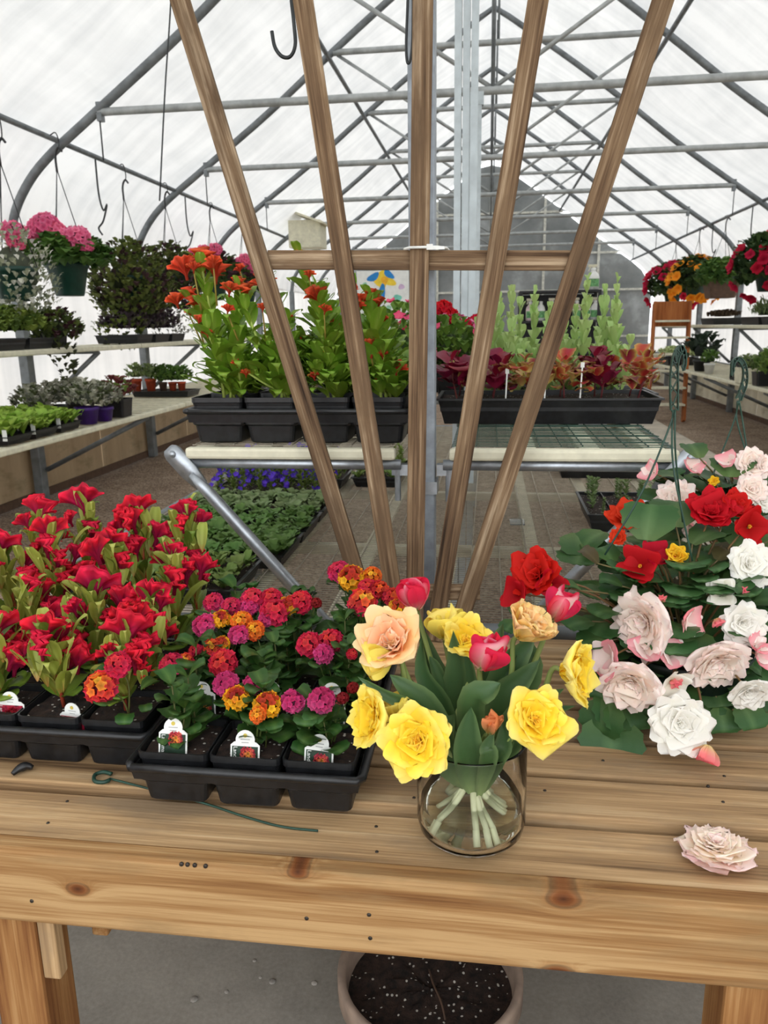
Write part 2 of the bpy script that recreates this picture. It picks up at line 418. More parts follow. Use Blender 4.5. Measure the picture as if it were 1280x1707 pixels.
# floor: bare earth and gravel outside the concrete walk
def gravel():
    t = NT('brown_gravel'); v = t.objco((1, 1, 1), False); vo = t.n('ShaderNodeTexVoronoi'); vo.inputs['Scale'].default_value = 70; t.l(v, vo.inputs['Vector'])
    a = t.noise(v, 3, 6, .6); sp = t.n('ShaderNodeSeparateColor'); t.l(vo.outputs['Color'], sp.inputs[0])
    s = t.math('ADD', t.math('MULTIPLY', sp.outputs[0], .5), t.math('MULTIPLY', a, .6))
    t.l(t.ramp(s, [(.3, (108, 88, 72)), (.55, (146, 124, 104)), (.85, (186, 166, 144))]), t.b.inputs['Base Color'])
    t.b.inputs['Roughness'].default_value = .95; t.bump(vo.outputs['Distance'], .8, .02); return t.m
M['gravel'] = gravel()
def concrete(name, c):
    t = NT(name); v = t.objco((1, 1, 1), False); a = t.noise(v, 2.2, 6, .6); f = t.noise(v, 90, 4, .6)
    c = np.array(c, float); s = t.math('ADD', t.math('MULTIPLY', a, .7), t.math('MULTIPLY', f, .3))
    t.l(t.ramp(s, [(.35, c*.82), (.65, c*1.1)]), t.b.inputs['Base Color']); t.b.inputs['Roughness'].default_value = .85
    t.bump(f, .25, .002); return t.m
M['concrete'] = concrete('grey_concrete', (150, 144, 134)); M['walk'] = concrete('walk_concrete', (192, 182, 166))
b = MB(); b.box((-40, -40, -.1), (40, 60, -.012)); tag(b.build('floor', M['gravel'], smooth=False), kind='structure')
b = MB(); b.box((-2.72, -6, -.1), (2.62, 1.9, .0)); tag(b.build('concrete_floor', M['concrete'], smooth=False), kind='structure')
for i, (xa, xb) in enumerate(((-2.72, -1.55), (1.45, 2.62))):
    f = thing('concrete_path', None, None, ((xa+xb)/2, 1.9, 0), kind='structure')
    for k in range(7):
        pbox('slab', (xa+.003, 1.9+2.4*k+.006, -.1), (xb-.003, 1.9+2.4*(k+1)-.004, .0), M['walk'], f, .006)

# columns under the trusses on the middle line
for Y, xp, wd in ((4.0, 776, .116), (6.4, 791, .10)):
    p = PY(xp, 300, Y); X = p[0]
    r = thing('roof_column', None, None, (X, Y, 0), kind='structure')
    for k, (dx, ww) in enumerate(((-.04, .034), (0, .034), (.04, .034))):
        b = MB(); b.box((X+dx*wd/.12-ww/2*wd/.12, Y-.03+(.006 if k == 1 else 0), 0), (X+dx*wd/.12+ww/2*wd/.12, Y+.03, 3.17)); b.build('flange', M['column'], r, smooth=False)
    b = MB(); b.box((X-wd*.62, Y-.035, 3.1), (X+wd*.62, Y+.035, 3.19)); b.build('cap_plate', M['column'], r, smooth=False)
# wall posts belong to the trusses
for o in [q for q in COL.objects if q.name.startswith('roof_truss')]:
    for sx in (-1, 1):
        inst('wall_post', bevel_mesh(.085, .10, 2.2, .006, M['galvdull'], 'wall_post'), o, Matrix.Translation((sx*4.02, 0, 1.1)))

# ================================================================ wooden table
W_OLD = [(88, 62, 38), (140, 104, 66), (172, 134, 90), (196, 160, 114)]
M['slat'] = wood('table_slat_wood', [(92, 70, 48), (148, 118, 84), (180, 148, 108), (200, 172, 134)], 30, 1.1, bump=.5, weather=(140, 118, 92))
M['beam'] = wood('table_beam_wood', [(76, 48, 25), (120, 82, 46), (148, 110, 68), (176, 142, 98)], 36, .9, bump=.5,
                 knots=[(.243, .058, .015), (-.497, .005, .012), (.24, -.070, .016), (-.143, .066, .010)], weather=(140, 112, 76))
M['legwood'] = wood('table_leg_wood', [(76, 44, 22), (122, 78, 42), (150, 106, 62), (176, 136, 90)], 24, 1.5)
M['knot'] = plain('screw_head', (62, 56, 50), .4, .6)
T = thing('potting_table', 'long weathered wooden slatted table with a thick front beam', 'table', (-.1, 1.4, 0))
TX0, TX1, ZT = -1.45, 1.2, .72
bm_o = plank('front_beam', (TX0, .974, .647), (TX1, .974, .647), .038, .136, M['beam'], T, .007)
edges = [(.9955, 1.112, .709), (1.129, 1.236, .72), (1.252, 1.361, .72), (1.377, 1.486, .721), (1.502, 1.611, .719), (1.627, 1.736, .72), (1.752, 1.862, .72)]
slat_objs = []
for i, (a, c, z) in enumerate(edges):
    slat_objs.append(plank('slat', (TX0, (a+c)/2, z-.018), (TX1, (a+c)/2, z-.018), c-a, .036, M['slat'], T, .003))
plank('back_beam', (TX0, 1.845, .61), (TX1, 1.845, .61), .038, .138, M['beam'], T, .005)
def screw(x, y, z, nrm=(0, 0, 1), r=.0036):
    m = MB(); m.lathe([(0, .0012), (r*.8, .0012), (r, 0), (r, -.002)], 10)
    me = _bc.setdefault(('screw', r), m.mesh('screw', M['knot'], True))
    q = wm(T).inverted() @ aim((x, y, z), nrm); inst('screw', me, T, q)
for px, py, z in ((1005, 1268, .72), (880, 1203, .72), (1207, 1294, .72), (1205, 1337, .72), (908, 1318, .72), (690, 1330, .72), (627, 1378, .709), (628, 1420, .709), (112, 1336, .709), (80, 1372, .709), (1180, 1310, .72)):
    p = PZ(px, py, z); screw(p[0], p[1], z, r=.003)
for px, py in ((615, 1525), (617, 1564), (53, 1502), (340, 1416), (310, 1417), (300, 1417), (322, 1417), (511, 1531)):
    p = PY(px, py, .955); screw(p[0], p[1], min(p[2], .712), (0, -1, 0), .0035)
for x in (-.765, .40, 1.1):
    for y in (1.02, 1.80):
        L = plank('leg', (x, y, 0), (x, y, .684), .09, .09, M['legwood'], T, .006, up=(0, -1, 0))
    plank('cross_rail', (x+.062, 1.0, .60), (x+.062, 1.83, .60), .032, .12, M['legwood'], T, .004)
plank('leg_block', (-.703, .978+.012, .45), (-.703, .978+.012, .58), .03, .024, M['slat'], T, .003, up=(0, -1, 0))
plank('brace', (-.66, 1.06, .52), (-.66, 1.5, .52), .03, .11, M['legwood'], T, .004)

# ================================================================ fan trellis
M['trel'] = wood('weathered_trellis_wood', [(50, 37, 27), (98, 76, 56), (134, 110, 84), (182, 160, 132)], 75, 2.4, .85, .7, weather=(100, 80, 60))
TY = 1.815
tr = thing('fan_trellis', 'weathered wooden fan trellis of five slats tied to the steel post', 'trellis', (-.16, TY, .72))
for (xa, ya), (xb, yb) in (((300, 0), (590, 945)), ((505, 0), (655, 985)), ((705, 0), (692, 960)), ((897, 0), (736, 985)), ((1105, 0), (778, 1000))):
    A = PY(xa, ya, TY); B = PY(xb, yb, TY); d = (A-B)/(A[2]-B[2])
    lo = B+d*(.725-B[2]); hi = A+d*.32; k = 0
    plank('slat', lo, hi, .0125, .043, M['trel'], tr, .0015, up=np.cross(d, (0, 1, 0)))
A = PY(447, 433.5, TY+.0135); B = PY(950, 434.5, TY+.0135)
plank('cross_slat', A, B, .0125, .043, M['trel'], tr, .0015, up=(0, 0, 1))
A = PY(604, 986, TY+.0135); B = PY(800, 987, TY+.0135)
plank('bottom_slat', A, B, .0125, .04, M['trel'], tr, .0015, up=(0, 0, 1))
z = thing('cable_tie', 'white plastic cable tie holding the trellis to the steel post', 'cable tie', PY(706, 412, TY))
p = PY(706, 413, TY); b = MB()
ring = [(p[0]-.03, p[1]-.012, p[2]), (p[0]+.03, p[1]-.012, p[2]), (p[0]+.05, p[1]+.02, p[2]), (p[0]+.055, p[1]+.15, p[2]), (p[0]-.045, p[1]+.155, p[2]), (p[0]-.045, p[1]+.02, p[2]), (p[0]-.03, p[1]-.012, p[2])]
b.tube(ring, .0032, 6); b.build('strap', M['white'], z)
b = MB(); b.bar(PY(712, 414, TY-.014), PY(741, 413, TY-.016), .002, .006); b.box(p+[.008, -.018, -.006], p+[.022, -.010, .006]); b.build('tail', M['white'], z, smooth=False)

# ================================================================ middle shelf stand
S = thing('shelf_stand', 'galvanized post with two braced cream slatted shelves behind the trellis', 'plant stand', (-.16, 1.93, 0))
pbox('post', (-.191, 1.9, 0), (-.129, 1.962, 2.95), M['post'], S, .004)
ZS = 1.192
for s, x0, x1 in ((-1, -.79, -.215), (1, -.108, .468)):
    for y in (1.905, 2.75, 3.55):
        pipe('shelf_tube', [(x0, y, ZS-.034), (x1, y, ZS-.034)], .0135, M['galv'], S)
    plank('front_slat', (min(x0, x1)+.015, 1.9, ZS-.006), (max(x0, x1)-.012, 1.9, ZS-.006), .034, .03, M['cream'], S, .008)
    for k in range(4):
        x = x0+.05+k*.155
        plank('shelf_slat', (x, 1.92, ZS-.004), (x, 3.6, ZS-.004), .05, .02, M['cream'], S, .003)
    b = MB()
    for y in np.arange(1.93, 3.6, .026): b.bar((x0+.02, y, ZS+.010), (x1-.02, y+rnd.uniform(-.006, .006), ZS+.010+rnd.uniform(0, .004)), .0022, .0022)
    for x in np.arange(x0+.03, x1, .052): b.bar((x, 1.925, ZS+.012), (x, 3.6, ZS+.012), .0022, .0022)
    tag(b.build('wire_mesh', M['greenwire'] if s > 0 else M['meshwire'], S, smooth=False), kind='stuff')
    ex = x0-.018 if s < 0 else x1+.012; px_ = -.195 if s < 0 else -.125
    a = np.array((ex, 1.89, ZS-.008)); c = np.array((px_, 1.89, .47)); d = _n(c-a)
    b = MB(); b.tube([a+d*.07, a+d*.12, c], [.011, .0165, .0165], 12)
    sd = np.array([-d[2], 0, d[0]])
    pl = []
    for t_, w_ in ((-.02, .012), (-.012, .02), (.0, .024), (.06, .024), (.11, .0165)):
        pl.append([a+d*t_+sd*w_+[0, -.006, 0], a+d*t_-sd*w_+[0, -.006, 0], a+d*t_-sd*w_+[0, .006, 0], a+d*t_+sd*w_+[0, .006, 0]])
    pl = np.array(pl); f = []
    for i in range(len(pl)-1): f += [(i*4+j, i*4+(j+1) % 4, i*4+4+(j+1) % 4, i*4+4+j) for j in range(4)]
    b.add(pl.reshape(-1, 3), f+[(3, 2, 1, 0), (16, 17, 18, 19)])
    br = b.build('brace', M['galv'], S)
    b = MB(); b.lathe([(0, .007), (.006, .006), (.0095, 0), (.0095, -.002)], 12); me = b.mesh('bolt', M['galv'])
    inst('bolt', me, br, wm(br).inverted() @ aim(a+[0, -.007, 0], (0, -1, 0)))
    b = MB(); b.bar((px_-s*.0, 1.93, ZS-.05), (px_+s*.045, 1.93, ZS-.05), .03, .028); b.tube([(px_+s*.03, 1.92, ZS-.05), (px_+s*.03, 1.92, ZS-.13)], .008, 8); b.build('shelf_bracket', M['galv'], S, smooth=False)
for z_ in (1.10, .80):
    b = MB(); b.box((-.197, 1.894, z_-.016), (-.123, 1.968, z_+.016)); b.build('collar', M['galv'], S, smooth=False)

# lower rolling bench with a wire mesh top
LB = thing('mesh_bench', 'low wide wire mesh plant bench under the middle shelves', 'bench', (-.15, 4.1, 0))
BX0, BX1, BY0, BY1, ZB = -1.46, 1.2, 2.0, 6.3, .70
for x in (BX0, BX1): pipe('side_rail', [(x, BY0, ZB-.02), (x, BY1, ZB-.02)], .02, M['galvdull'], LB)
for y in (BY0, BY1): pipe('end_rail', [(BX0, y, ZB-.02), (BX1, y, ZB-.02)], .02, M['galvdull'], LB)
for x in np.linspace(BX0+.12, BX1-.12, 9): plank('support_slat', (x, BY0, ZB-.03), (x, BY1, ZB-.03), .055, .02, M['cream'], LB, .003)
for y in (2.9, 3.9, 4.9, 5.8): plank('cross_rail', (BX0, y, ZB-.062), (BX1, y, ZB-.062), .05, .04, M['cream'], LB, .003)
for x in (-1.3, -.15, 1.05):
    for y in (2.2, 4.1, 6.1): pipe('leg', [(x, y, 0), (x, y, ZB-.06)], .022, M['galvdull'], LB)
b = MB()
for y in np.arange(BY0, BY1, .02): b.bar((BX0, y, ZB-.008), (BX1, y, ZB-.008), .0024, .0024)
tag(b.build('cross_wires', M['meshwire'], LB, smooth=False), kind='stuff')
for x in np.arange(BX0+.04, BX1, .098): pipe('long_wire', [(x, BY0, ZB-.004), (x, BY1, ZB-.004)], .0028, M['meshwire'], LB, 5)

# benches and shelves along both walls
def wall_bench(side, xi, z, ya, yb, label, up):
    s = -1 if side == 'left' else 1; xo = s*3.96
    B = thing('wall_shelf' if up else 'wall_bench', label, 'shelf' if up else 'bench', (s*(abs(xi)+3.96)/2, (ya+yb)/2, 0))
    y = ya
    while y < yb-.2:
        y2 = min(y+2.97, yb)
        plank('edge_rail', (s*(abs(xi)+.02), y, z-.018), (s*(abs(xi)+.02), y2, z-.018), .045, .042, M['cream'], B, .01); y += 3.0
    pipe('back_rail', [(xo, ya, z-.03), (xo, yb, z-.03)], .018, M['galvdull'], B, 8)
    for y in np.arange(ya+.08, yb, .165 if not up else .11):
        plank('slat', (s*(abs(xi)+.045), y, z-.012), (xo, y, z-.012), .062 if not up else .05, .016, M['cream'], B, .002)
    for k in range(-1, 7):
        Y = 6.4+2.4*k
        if Y < ya or Y > yb: continue
        zb_ = .27 if not up else .82
        pipe('brace', [(s*3.97, Y+.04, zb_), (s*(abs(xi)+.06), Y+.04, z-.05)], .022, M['galvdull'], B, 8)
        pipe('bearer', [(s*3.97, Y, z-.045), (s*(abs(xi)+.04), Y, z-.045)], .02, M['galvdull'], B, 8)
    return B
wall_bench('left', 2.9, .80, 4.2, 15.5, 'long slatted lower bench along the left wall with tan panels', False)
wall_bench('left', 3.3, 1.365, 4.2, 13.0, 'narrow upper shelf above the left wall bench', True)
wall_bench('right', 2.9, .785, 4.9, 17.0, 'long slatted lower bench along the right wall with pale panels', False)
wall_bench('right', 3.3, 1.43, 6.3, 16.5, 'narrow upper shelf above the right wall bench', True)

# clay pot of soil on the floor under the table
pr = PZ(715, 1640, .30)
P0 = thing('clay_pot', 'large weathered clay pot of dark soil on the floor under the table', 'pot', (pr[0], pr[1]+.02, 0))
M['claypot'] = plain('weathered_clay', (134, 116, 102), .85, var=.22, scale=12, bump=.3)
rr = .175
b = MB(); b.lathe([(0, 0), (rr*.68, 0), (rr*.70, .01), (rr*.92, .26), (rr, .275), (rr, .315), (rr*.985, .32), (rr*.93, .32), (rr*.91, .31), (rr*.88, .24)], 48, (pr[0], pr[1]+.02, 0)); b.build('body', M['claypot'], P0)
M['soilw'] = M['soil'].copy()
def soil_disc(cx, cy, z, r, name, parent, amp=.006):
    b = MB(); P = np.array([[(cx+math.cos(a)*q, cy+math.sin(a)*q, z+npr.uniform(-amp, amp)*(q < r*.99)) for q in np.linspace(0.0001, r, 8)] for a in np.linspace(0, 2*PI, 37)[:-1]])
    b.grid(P, (50, 36, 28), True); return b.build(name, M['soil'], parent)
soil_disc(pr[0], pr[1]+.02, .265, rr*.9, 'soil', P0)
pts = smooth_path([PZ(715, 1616, .275), PZ(722, 1640, .28), PZ(735, 1670, .285), PZ(742, 1700, .275)], 12)
pipe('dry_root', pts, .0018, M['brownpot'], P0, 5)

# stones scattered on the concrete
def pebble(r):
    b = MB(); P = []
    for a in np.linspace(0, 2*PI, 9)[:-1]:
        P.append([(math.cos(a)*math.sin(t)*r*(1+.25*rnd.random()), math.sin(a)*math.sin(t)*r*(1+.2*rnd.random()), r*.5*(1+math.cos(t))*(.6)) for t in np.linspace(PI, .02, 6)])
    b.grid(np.array(P), (150, 145, 138), True); return b
M['stone'] = plain('pale_stone', (158, 152, 144), .9, var=.2)
for (px, py, r, lb) in ((454, 1637, .008, 'oblong grey pebble on the concrete near the clay pot'), (524, 1640, .007, 'pale round pebble on the concrete beside the clay pot'), (324, 1667, .0085, 'grey pebble at the middle of the concrete below the beam'),
                        (424, 1602, .005, 'small pale pebble just under the table beam'), (378, 1654, .005, 'tiny white pebble between two grey pebbles on concrete'), (434, 1630, .004, 'tiny dark grit pebble left of the oblong pebble')):
    p = PZ(px, py, 0); o = pebble(r).build('pebble', M['stone']); o.location = Vector((p[0], p[1], 0)); tag(o, lb, 'pebble', 'pebbles on the concrete floor')

# wire hooks hanging over the trellis
def s_hook(name, pts, r, label, cat='hook', mat='wire'):
    o = pipe(name, smooth_path(pts, 40), r, M[mat], None, 8); return tag(o, label, cat, 'steel wire hooks')
s_hook('wire_hook', [PY(478, -160, 2.0), PY(482, -40, 2.0), PY(490, 40, 2.0), PY(492, 75, 2.0), PY(484, 94, 2.0), PY(470, 94, 2.0), PY(458, 78, 2.0), PY(453, 52, 2.0)], .0045, 'large bent wire hook hanging left of the second trellis slat')
s_hook('wire_hook', [PY(681, -200, 1.86), PY(680, -20, 1.86), PY(677, 70, 1.86), PY(679, 104, 1.86), PY(685, 95, 1.86), PY(688, 40, 1.86), PY(689, -120, 1.86)], .003, 'narrow wire loop hanging beside the top of the steel post')
tag(pipe('hanging_wire', smooth_path([(-1.9, 5.2, 4.3), PY(285, -5, 5.2), PY(275, 150, 5.2), PY(266, 335, 5.2)], 14), .005, M['wire'], None, 6), 'thin wire hanging down beside the left outer trellis slat', 'wire')
# ================================================================ plant shapes
def grad(v, stops):
    v = np.asarray(v, float); xs_ = [s[0] for s in stops]; c = np.array([s[1] for s in stops], float)
    return np.stack([np.interp(v, xs_, c[:, k]) for k in range(3)], -1)
def blade(L, W, th0, th1, cup=.2, a=.6, b=.7, nu=5, nv=8, serr=0, ruf=0, cols=((0, (80, 120, 50)), (1, (90, 130, 60))), edge=None, ea=0., vein=None, streak=0, wmin=.08, nf=3, p=1.0, seed=None, va=.8):
    """a leaf or petal growing up +Z and bending to +X; returns points and colours"""
    r = np.random.RandomState(seed if seed is not None else rnd.randrange(1 << 30))
    v = np.linspace(0, 1, nv); v = 1-(1-v)**1.45; u = np.linspace(-1, 1, nu)
    th = th0+(th1-th0)*v**p; ds = L*np.diff(v)
    L = L*1.08; W = W*1.1; ds = ds*1.08
    R_ = np.concatenate([[0], np.cumsum(np.sin((th[1:]+th[:-1])/2))*ds]); Z_ = np.concatenate([[0], np.cumsum(np.cos((th[1:]+th[:-1])/2))*ds])
    pk = a/(a+b); wv = (np.maximum(v, 1e-4)/pk)**a*(np.maximum(1-v, 1e-4)/(1-pk))**b
    wv = np.maximum(wv, np.where(v < .3, wmin, 0.02))
    if serr: wv = wv*(1+serr*np.where(np.arange(nv) % 2 == 0, 1, -1)*(v > .1))
    ww = W/2*wv
    U, V = np.meshgrid(u, v, indexing='ij'); w_ = np.broadcast_to(ww, U.shape)
    off = cup*w_*np.abs(U)**1.7
    ph = r.uniform(0, 6.3, 3)
    if ruf: off = off+ruf*L*(np.sin(nf*2*PI*V+ph[0]+U*1.5)*np.abs(U)**1.5*.6+np.sin(nf*1.3*PI*U+ph[1])*V**2*.7)*np.minimum(1, V*2)
    nx, nz = np.cos(th), -np.sin(th)
    P = np.stack([R_[None, :]-off*nx[None, :], w_*U*np.sqrt(np.maximum(1-(cup*.6*U)**2, .2)), Z_[None, :]-off*nz[None, :]], -1)
    c = grad(V, cols)
    if streak: c = c*(1+streak*np.sin(U*9+ph[2])[..., None]*r.uniform(.5, 1, U.shape)[..., None])
    if edge is not None: e = np.clip(np.abs(U)**2*ea+np.clip(V-.8, 0, 1)*5*ea*.6, 0, 1)[..., None]; c = c*(1-e)+np.array(edge, float)*e
    if vein is not None: e = (va*(np.abs(U) < .12)*(1-V*.4))[..., None]; c = c*(1-e)+np.array(vein, float)*e
    return P, np.clip(c, 0, 255)
def blade_mesh(name, mat='leaf', **k):
    m = MB(); P, c = blade(**k); m.grid(P, c); return m.mesh(name, M[mat])
def rotz(P, a):
    c, s = math.cos(a), math.sin(a); Q = P.copy(); Q[..., 0] = P[..., 0]*c-P[..., 1]*s; Q[..., 1] = P[..., 0]*s+P[..., 1]*c; return Q
def xf(P, mat):
    A = np.array(mat); return P @ A[:3, :3].T+A[:3, 3]
def rosette(m, layers, mat=None, ruf=.05, nu=7, nv=8, pc=None, edge=None, ea=0, a=.45, b=.32, seed=0, cup=.25, jit=.12, nf=3):
    """layers: (count, length, width ratio, th0, th1, colours)"""
    r = np.random.RandomState(seed+1)
    for k, (n, L, wr, t0, t1, cols) in enumerate(layers):
        o = r.uniform(0, 6.3)
        for i in range(n):
            s = 1+r.uniform(-jit, jit)
            P, c = blade(L*s, L*wr*s, t0+r.uniform(-jit, jit), t1+r.uniform(-jit, jit)*1.5, cup=cup, a=a, b=b, nu=nu, nv=nv, ruf=ruf, cols=cols, edge=edge, ea=ea, wmin=.25, seed=r.randint(1 << 30), nf=nf)
            P = rotz(P, o+2*PI*i/n+r.uniform(-jit, jit)); P[..., 2] += .0012*k
            m.grid(xf(P, mat) if mat is not None else P, c)
def fib(n, zmin=-.3):
    i = np.arange(n)+.5; z = 1-(1-zmin)*i/n; ph = i*2.399963; s = np.sqrt(1-z*z)
    return np.stack([s*np.cos(ph), s*np.sin(ph), z], 1)
def umbel_mesh(name, R, n, fr, stops, zmin=-.25, lobes=5, flat=.8, seed=0, eye=None, mat='petal'):
    """a domed head of many small flowers; stops colour them from the centre outwards"""
    r = np.random.RandomState(seed); m = MB(); D = fib(n, zmin)
    for k, d in enumerate(D):
        q = math.acos(max(-1, min(1, d[2])))/math.acos(zmin)
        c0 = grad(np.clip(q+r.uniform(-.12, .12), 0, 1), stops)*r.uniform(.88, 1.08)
        p = d*R*[1, 1, flat]*r.uniform(.92, 1.06); A = np.array(aim(p, d+r.uniform(-.2, .2, 3), 1, r.uniform(0, 6)))
        nn = lobes*2; an = np.arange(nn)*2*PI/nn; rad = np.where(np.arange(nn) % 2 == 0, 1, .74)*fr*r.uniform(.85, 1.15)
        ring = np.stack([rad*np.cos(an), rad*np.sin(an), np.where(np.arange(nn) % 2 == 0, fr*.25, fr*.1)], 1)
        base = np.stack([.25*fr*np.cos(an), .25*fr*np.sin(an), np.full(nn, -fr*.9)], 1)
        V = np.vstack([[[0, 0, -fr*.12]], ring, base]); V = xf(V, A)
        f = [(0, 1+i, 1+(i+1) % nn) for i in range(nn)]+[(1+i, 1+nn+i, 1+nn+(i+1) % nn, 1+(i+1) % nn) for i in range(nn)]
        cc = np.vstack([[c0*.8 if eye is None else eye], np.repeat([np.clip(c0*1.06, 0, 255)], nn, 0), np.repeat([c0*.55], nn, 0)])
        m.add(V, f, np.clip(cc, 0, 255))
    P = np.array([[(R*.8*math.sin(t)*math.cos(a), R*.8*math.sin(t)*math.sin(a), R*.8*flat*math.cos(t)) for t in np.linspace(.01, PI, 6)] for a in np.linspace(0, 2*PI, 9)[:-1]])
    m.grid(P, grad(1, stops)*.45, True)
    return m.mesh(name, M[mat], smooth=False)
def crest_mesh(name, H, W, amp, f, seed, body, rim, mat='petal', nv=10):
    """a cockscomb: a stalk that opens into a folded fan with a thick velvety edge"""
    r = np.random.RandomState(seed); m = MB(); na = 44; an = np.arange(na)*2*PI/na
    cu = np.cos(an); su = np.sin(an); ph = r.uniform(0, 6.3); rows = []; cols = []; fm = math.atan2(W/2, H*.5)
    for v in list(np.linspace(0, .94, nv))+[.99, 1.03, 1.04, 1.02]:
        vv = min(v, 1); th = {1.03: .006, 1.04: .0035, 1.02: .0008}.get(v, .0028+.0055*vv**3)*(W/.05)**.5
        fold = 1+.05*vv**3*np.sin(2.2*f*cu+ph)+.05*vv**3*np.sin(5.1*f*cu+ph*3)
        rr_ = H*v*fold*(1-.10*cu**2*vv); fi = cu*fm*vv**.8
        ru = amp*vv**2*np.sin(f*1.5*cu+ph)+amp*.95*vv**3*np.sin(3.7*f*cu+ph*2)
        x = rr_*np.sin(fi); x = np.where(np.abs(x) < .0028, .0028*cu, x)
        rows.append(np.stack([x, th*su+ru, rr_*np.cos(fi)], 1))
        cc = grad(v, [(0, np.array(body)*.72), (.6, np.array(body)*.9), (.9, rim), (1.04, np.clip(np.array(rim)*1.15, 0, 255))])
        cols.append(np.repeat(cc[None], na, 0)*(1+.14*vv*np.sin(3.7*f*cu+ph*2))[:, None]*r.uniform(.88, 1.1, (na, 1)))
    m.grid(np.array(rows).transpose(1, 0, 2), np.clip(np.array(cols).transpose(1, 0, 2), 0, 255), True); return m.mesh(name, M[mat])

def square_pot_mesh(wt, wb, h, mat='black'):
    """open square nursery pot with rounded corners and a lip"""
    m = MB()
    def ring(wd, z, rc=.18):
        out = []
        for cx, cy, a0 in ((1, 1, 0), (-1, 1, 90), (-1, -1, 180), (1, -1, 270)):
            for k in range(4):
                a = math.radians(a0+k*30); out.append((wd/2*(cx*(1-rc)+rc*math.cos(a)), wd/2*(cy*(1-rc)+rc*math.sin(a)), z))
        return out
    R_ = [ring(wb*.9, .0), ring(wb, .004), ring(wt*.97, h-.014), ring(wt*1.0, h-.012), ring(wt, h), ring(wt*.96, h), ring(wt*.945, h-.03)]
    m.grid(np.array(R_).transpose(1, 0, 2), (20, 20, 20), True)
    me = m.mesh('pot', M[mat], False); return me
def soil_mesh(wd, z, amp=.004, n=7):
    m = MB(); q = np.linspace(-wd/2, wd/2, n); P = np.array([[(x, y, z+npr.uniform(-amp, amp)) for y in q] for x in q]); m.grid(P, (40, 30, 24)); return m.mesh('soil', M['soil'])
def carry_tray(name, label, x0, y0, z, nx, ny, cw, h, group=None, mat='black', rz=0):
    """moulded carry tray: lipped rim, skirt, and a tapered cup per pot"""
    t = thing(name, label, 'tray', (x0+nx*cw/2, y0+ny*cw/2, z), rz, group)
    X, Y = nx*cw/2, ny*cw/2
    b = MB(); e = .004
    loop = [(-X, -Y), (X, -Y), (X, Y), (-X, Y)]
    def band(z0, z1, o0, o1):
        V = []; n_ = 4
        for zz, o in ((z0, o0), (z1, o1), (z1, o1-.006), (z0, o0-.006)):
            for (sx, sy) in ((-1, -1), (1, -1), (1, 1), (-1, 1)): V.append((sx*(X+o), sy*(Y+o), zz))
        f = []
        for r_ in range(4):
            r2 = (r_+1) % 4
            for k in range(4): f.append((r_*4+k, r_*4+(k+1) % 4, r2*4+(k+1) % 4, r2*4+k))
        b.add(V, f)
    band(h*.62, h-.006, .004, .008)
    b2 = MB(); ring = [(sx*(X+.011), sy*(Y+.011), h-.004) for sx, sy in ((-1, -1), (1, -1), (1, 1), (-1, 1), (-1, -1))]
    P2 = []
    for k in range(4):
        a_ = np.array(ring[k]); c_ = np.array(ring[k+1])
        for s in np.linspace(.02, .98, 6): P2.append(a_+(c_-a_)*s)
    P2.append(P2[0]); b2.tube(P2, .0075, 8); inst('rim', b2.mesh('rim', M[mat]), t)
    inst('skirt', b.mesh('skirt', M[mat], False), t)
    cup = MB()
    def ringc(wd, z_):
        out = []
        for cx, cy, a0 in ((1, 1, 0), (-1, 1, 90), (-1, -1, 180), (1, -1, 270)):
            for k in range(4):
                a = math.radians(a0+k*30); out.append((wd/2*(cx*.8+.2*math.cos(a)), wd/2*(cy*.8+.2*math.sin(a)), z_))
        return out
    cup.grid(np.array([ringc(.01, .002), ringc(cw*.78, .0), ringc(cw*.83, .004), ringc(cw*.91, h*.5), ringc(cw*.99, h*.56), ringc(cw, h*.72)]).transpose(1, 0, 2), (20, 20, 20), True)
    me = cup.mesh('cup', M[mat], False)
    for i in range(nx):
        for j in range(ny):
            if j in (0, ny-1) or i in (0, nx-1): inst('cup', me, t, Matrix.Translation((-X+(i+.5)*cw, -Y+(j+.5)*cw, 0)))
    return t
def flat_tray(name, label, x0, y0, x1, y1, z, h, group=None, mat='black', rz=0, soil=True):
    """shallow open nursery flat"""
    cx, cy = (x0+x1)/2, (y0+y1)/2; X, Y = (x1-x0)/2, (y1-y0)/2
    t = thing(name, label, 'tray', (cx, cy, z), rz, group); b = MB(); tp = .018
    V = []
    for o, zz in ((-tp, 0), (0, h-.006), (.007, h-.006), (.007, h), (-.004, h), (-.006, h*.5)):
        for sx, sy in ((-1, -1), (1, -1), (1, 1), (-1, 1)): V.append((sx*(X+o), sy*(Y+o), zz))
    f = [(3, 2, 1, 0)]
    for r_ in range(5):
        for k in range(4): f.append((r_*4+k, r_*4+(k+1) % 4, r_*4+4+(k+1) % 4, r_*4+4+k))
    b.add(V, f); inst('shell', b.mesh('shell', M[mat], False), t)
    if soil:
        m = MB(); P = np.array([[(sx*(X-.004), sy*(Y-.004), h*.82+npr.uniform(-.004, .004)) for sy in np.linspace(-1, 1, 9)] for sx in np.linspace(-1, 1, 13)]); m.grid(P, (40, 30, 24)); inst('soil', m.mesh('soil', M['soil']), t)
    return t
def stem_obj(pts, r, c, parent, name='stem', n=6):
    m = MB(); pts = np.asarray(pts, float); k = len(pts); m.tube(pts, np.linspace(r, r*.6, k), n, c); return inst(name, m.mesh(name, M['stem']), parent)
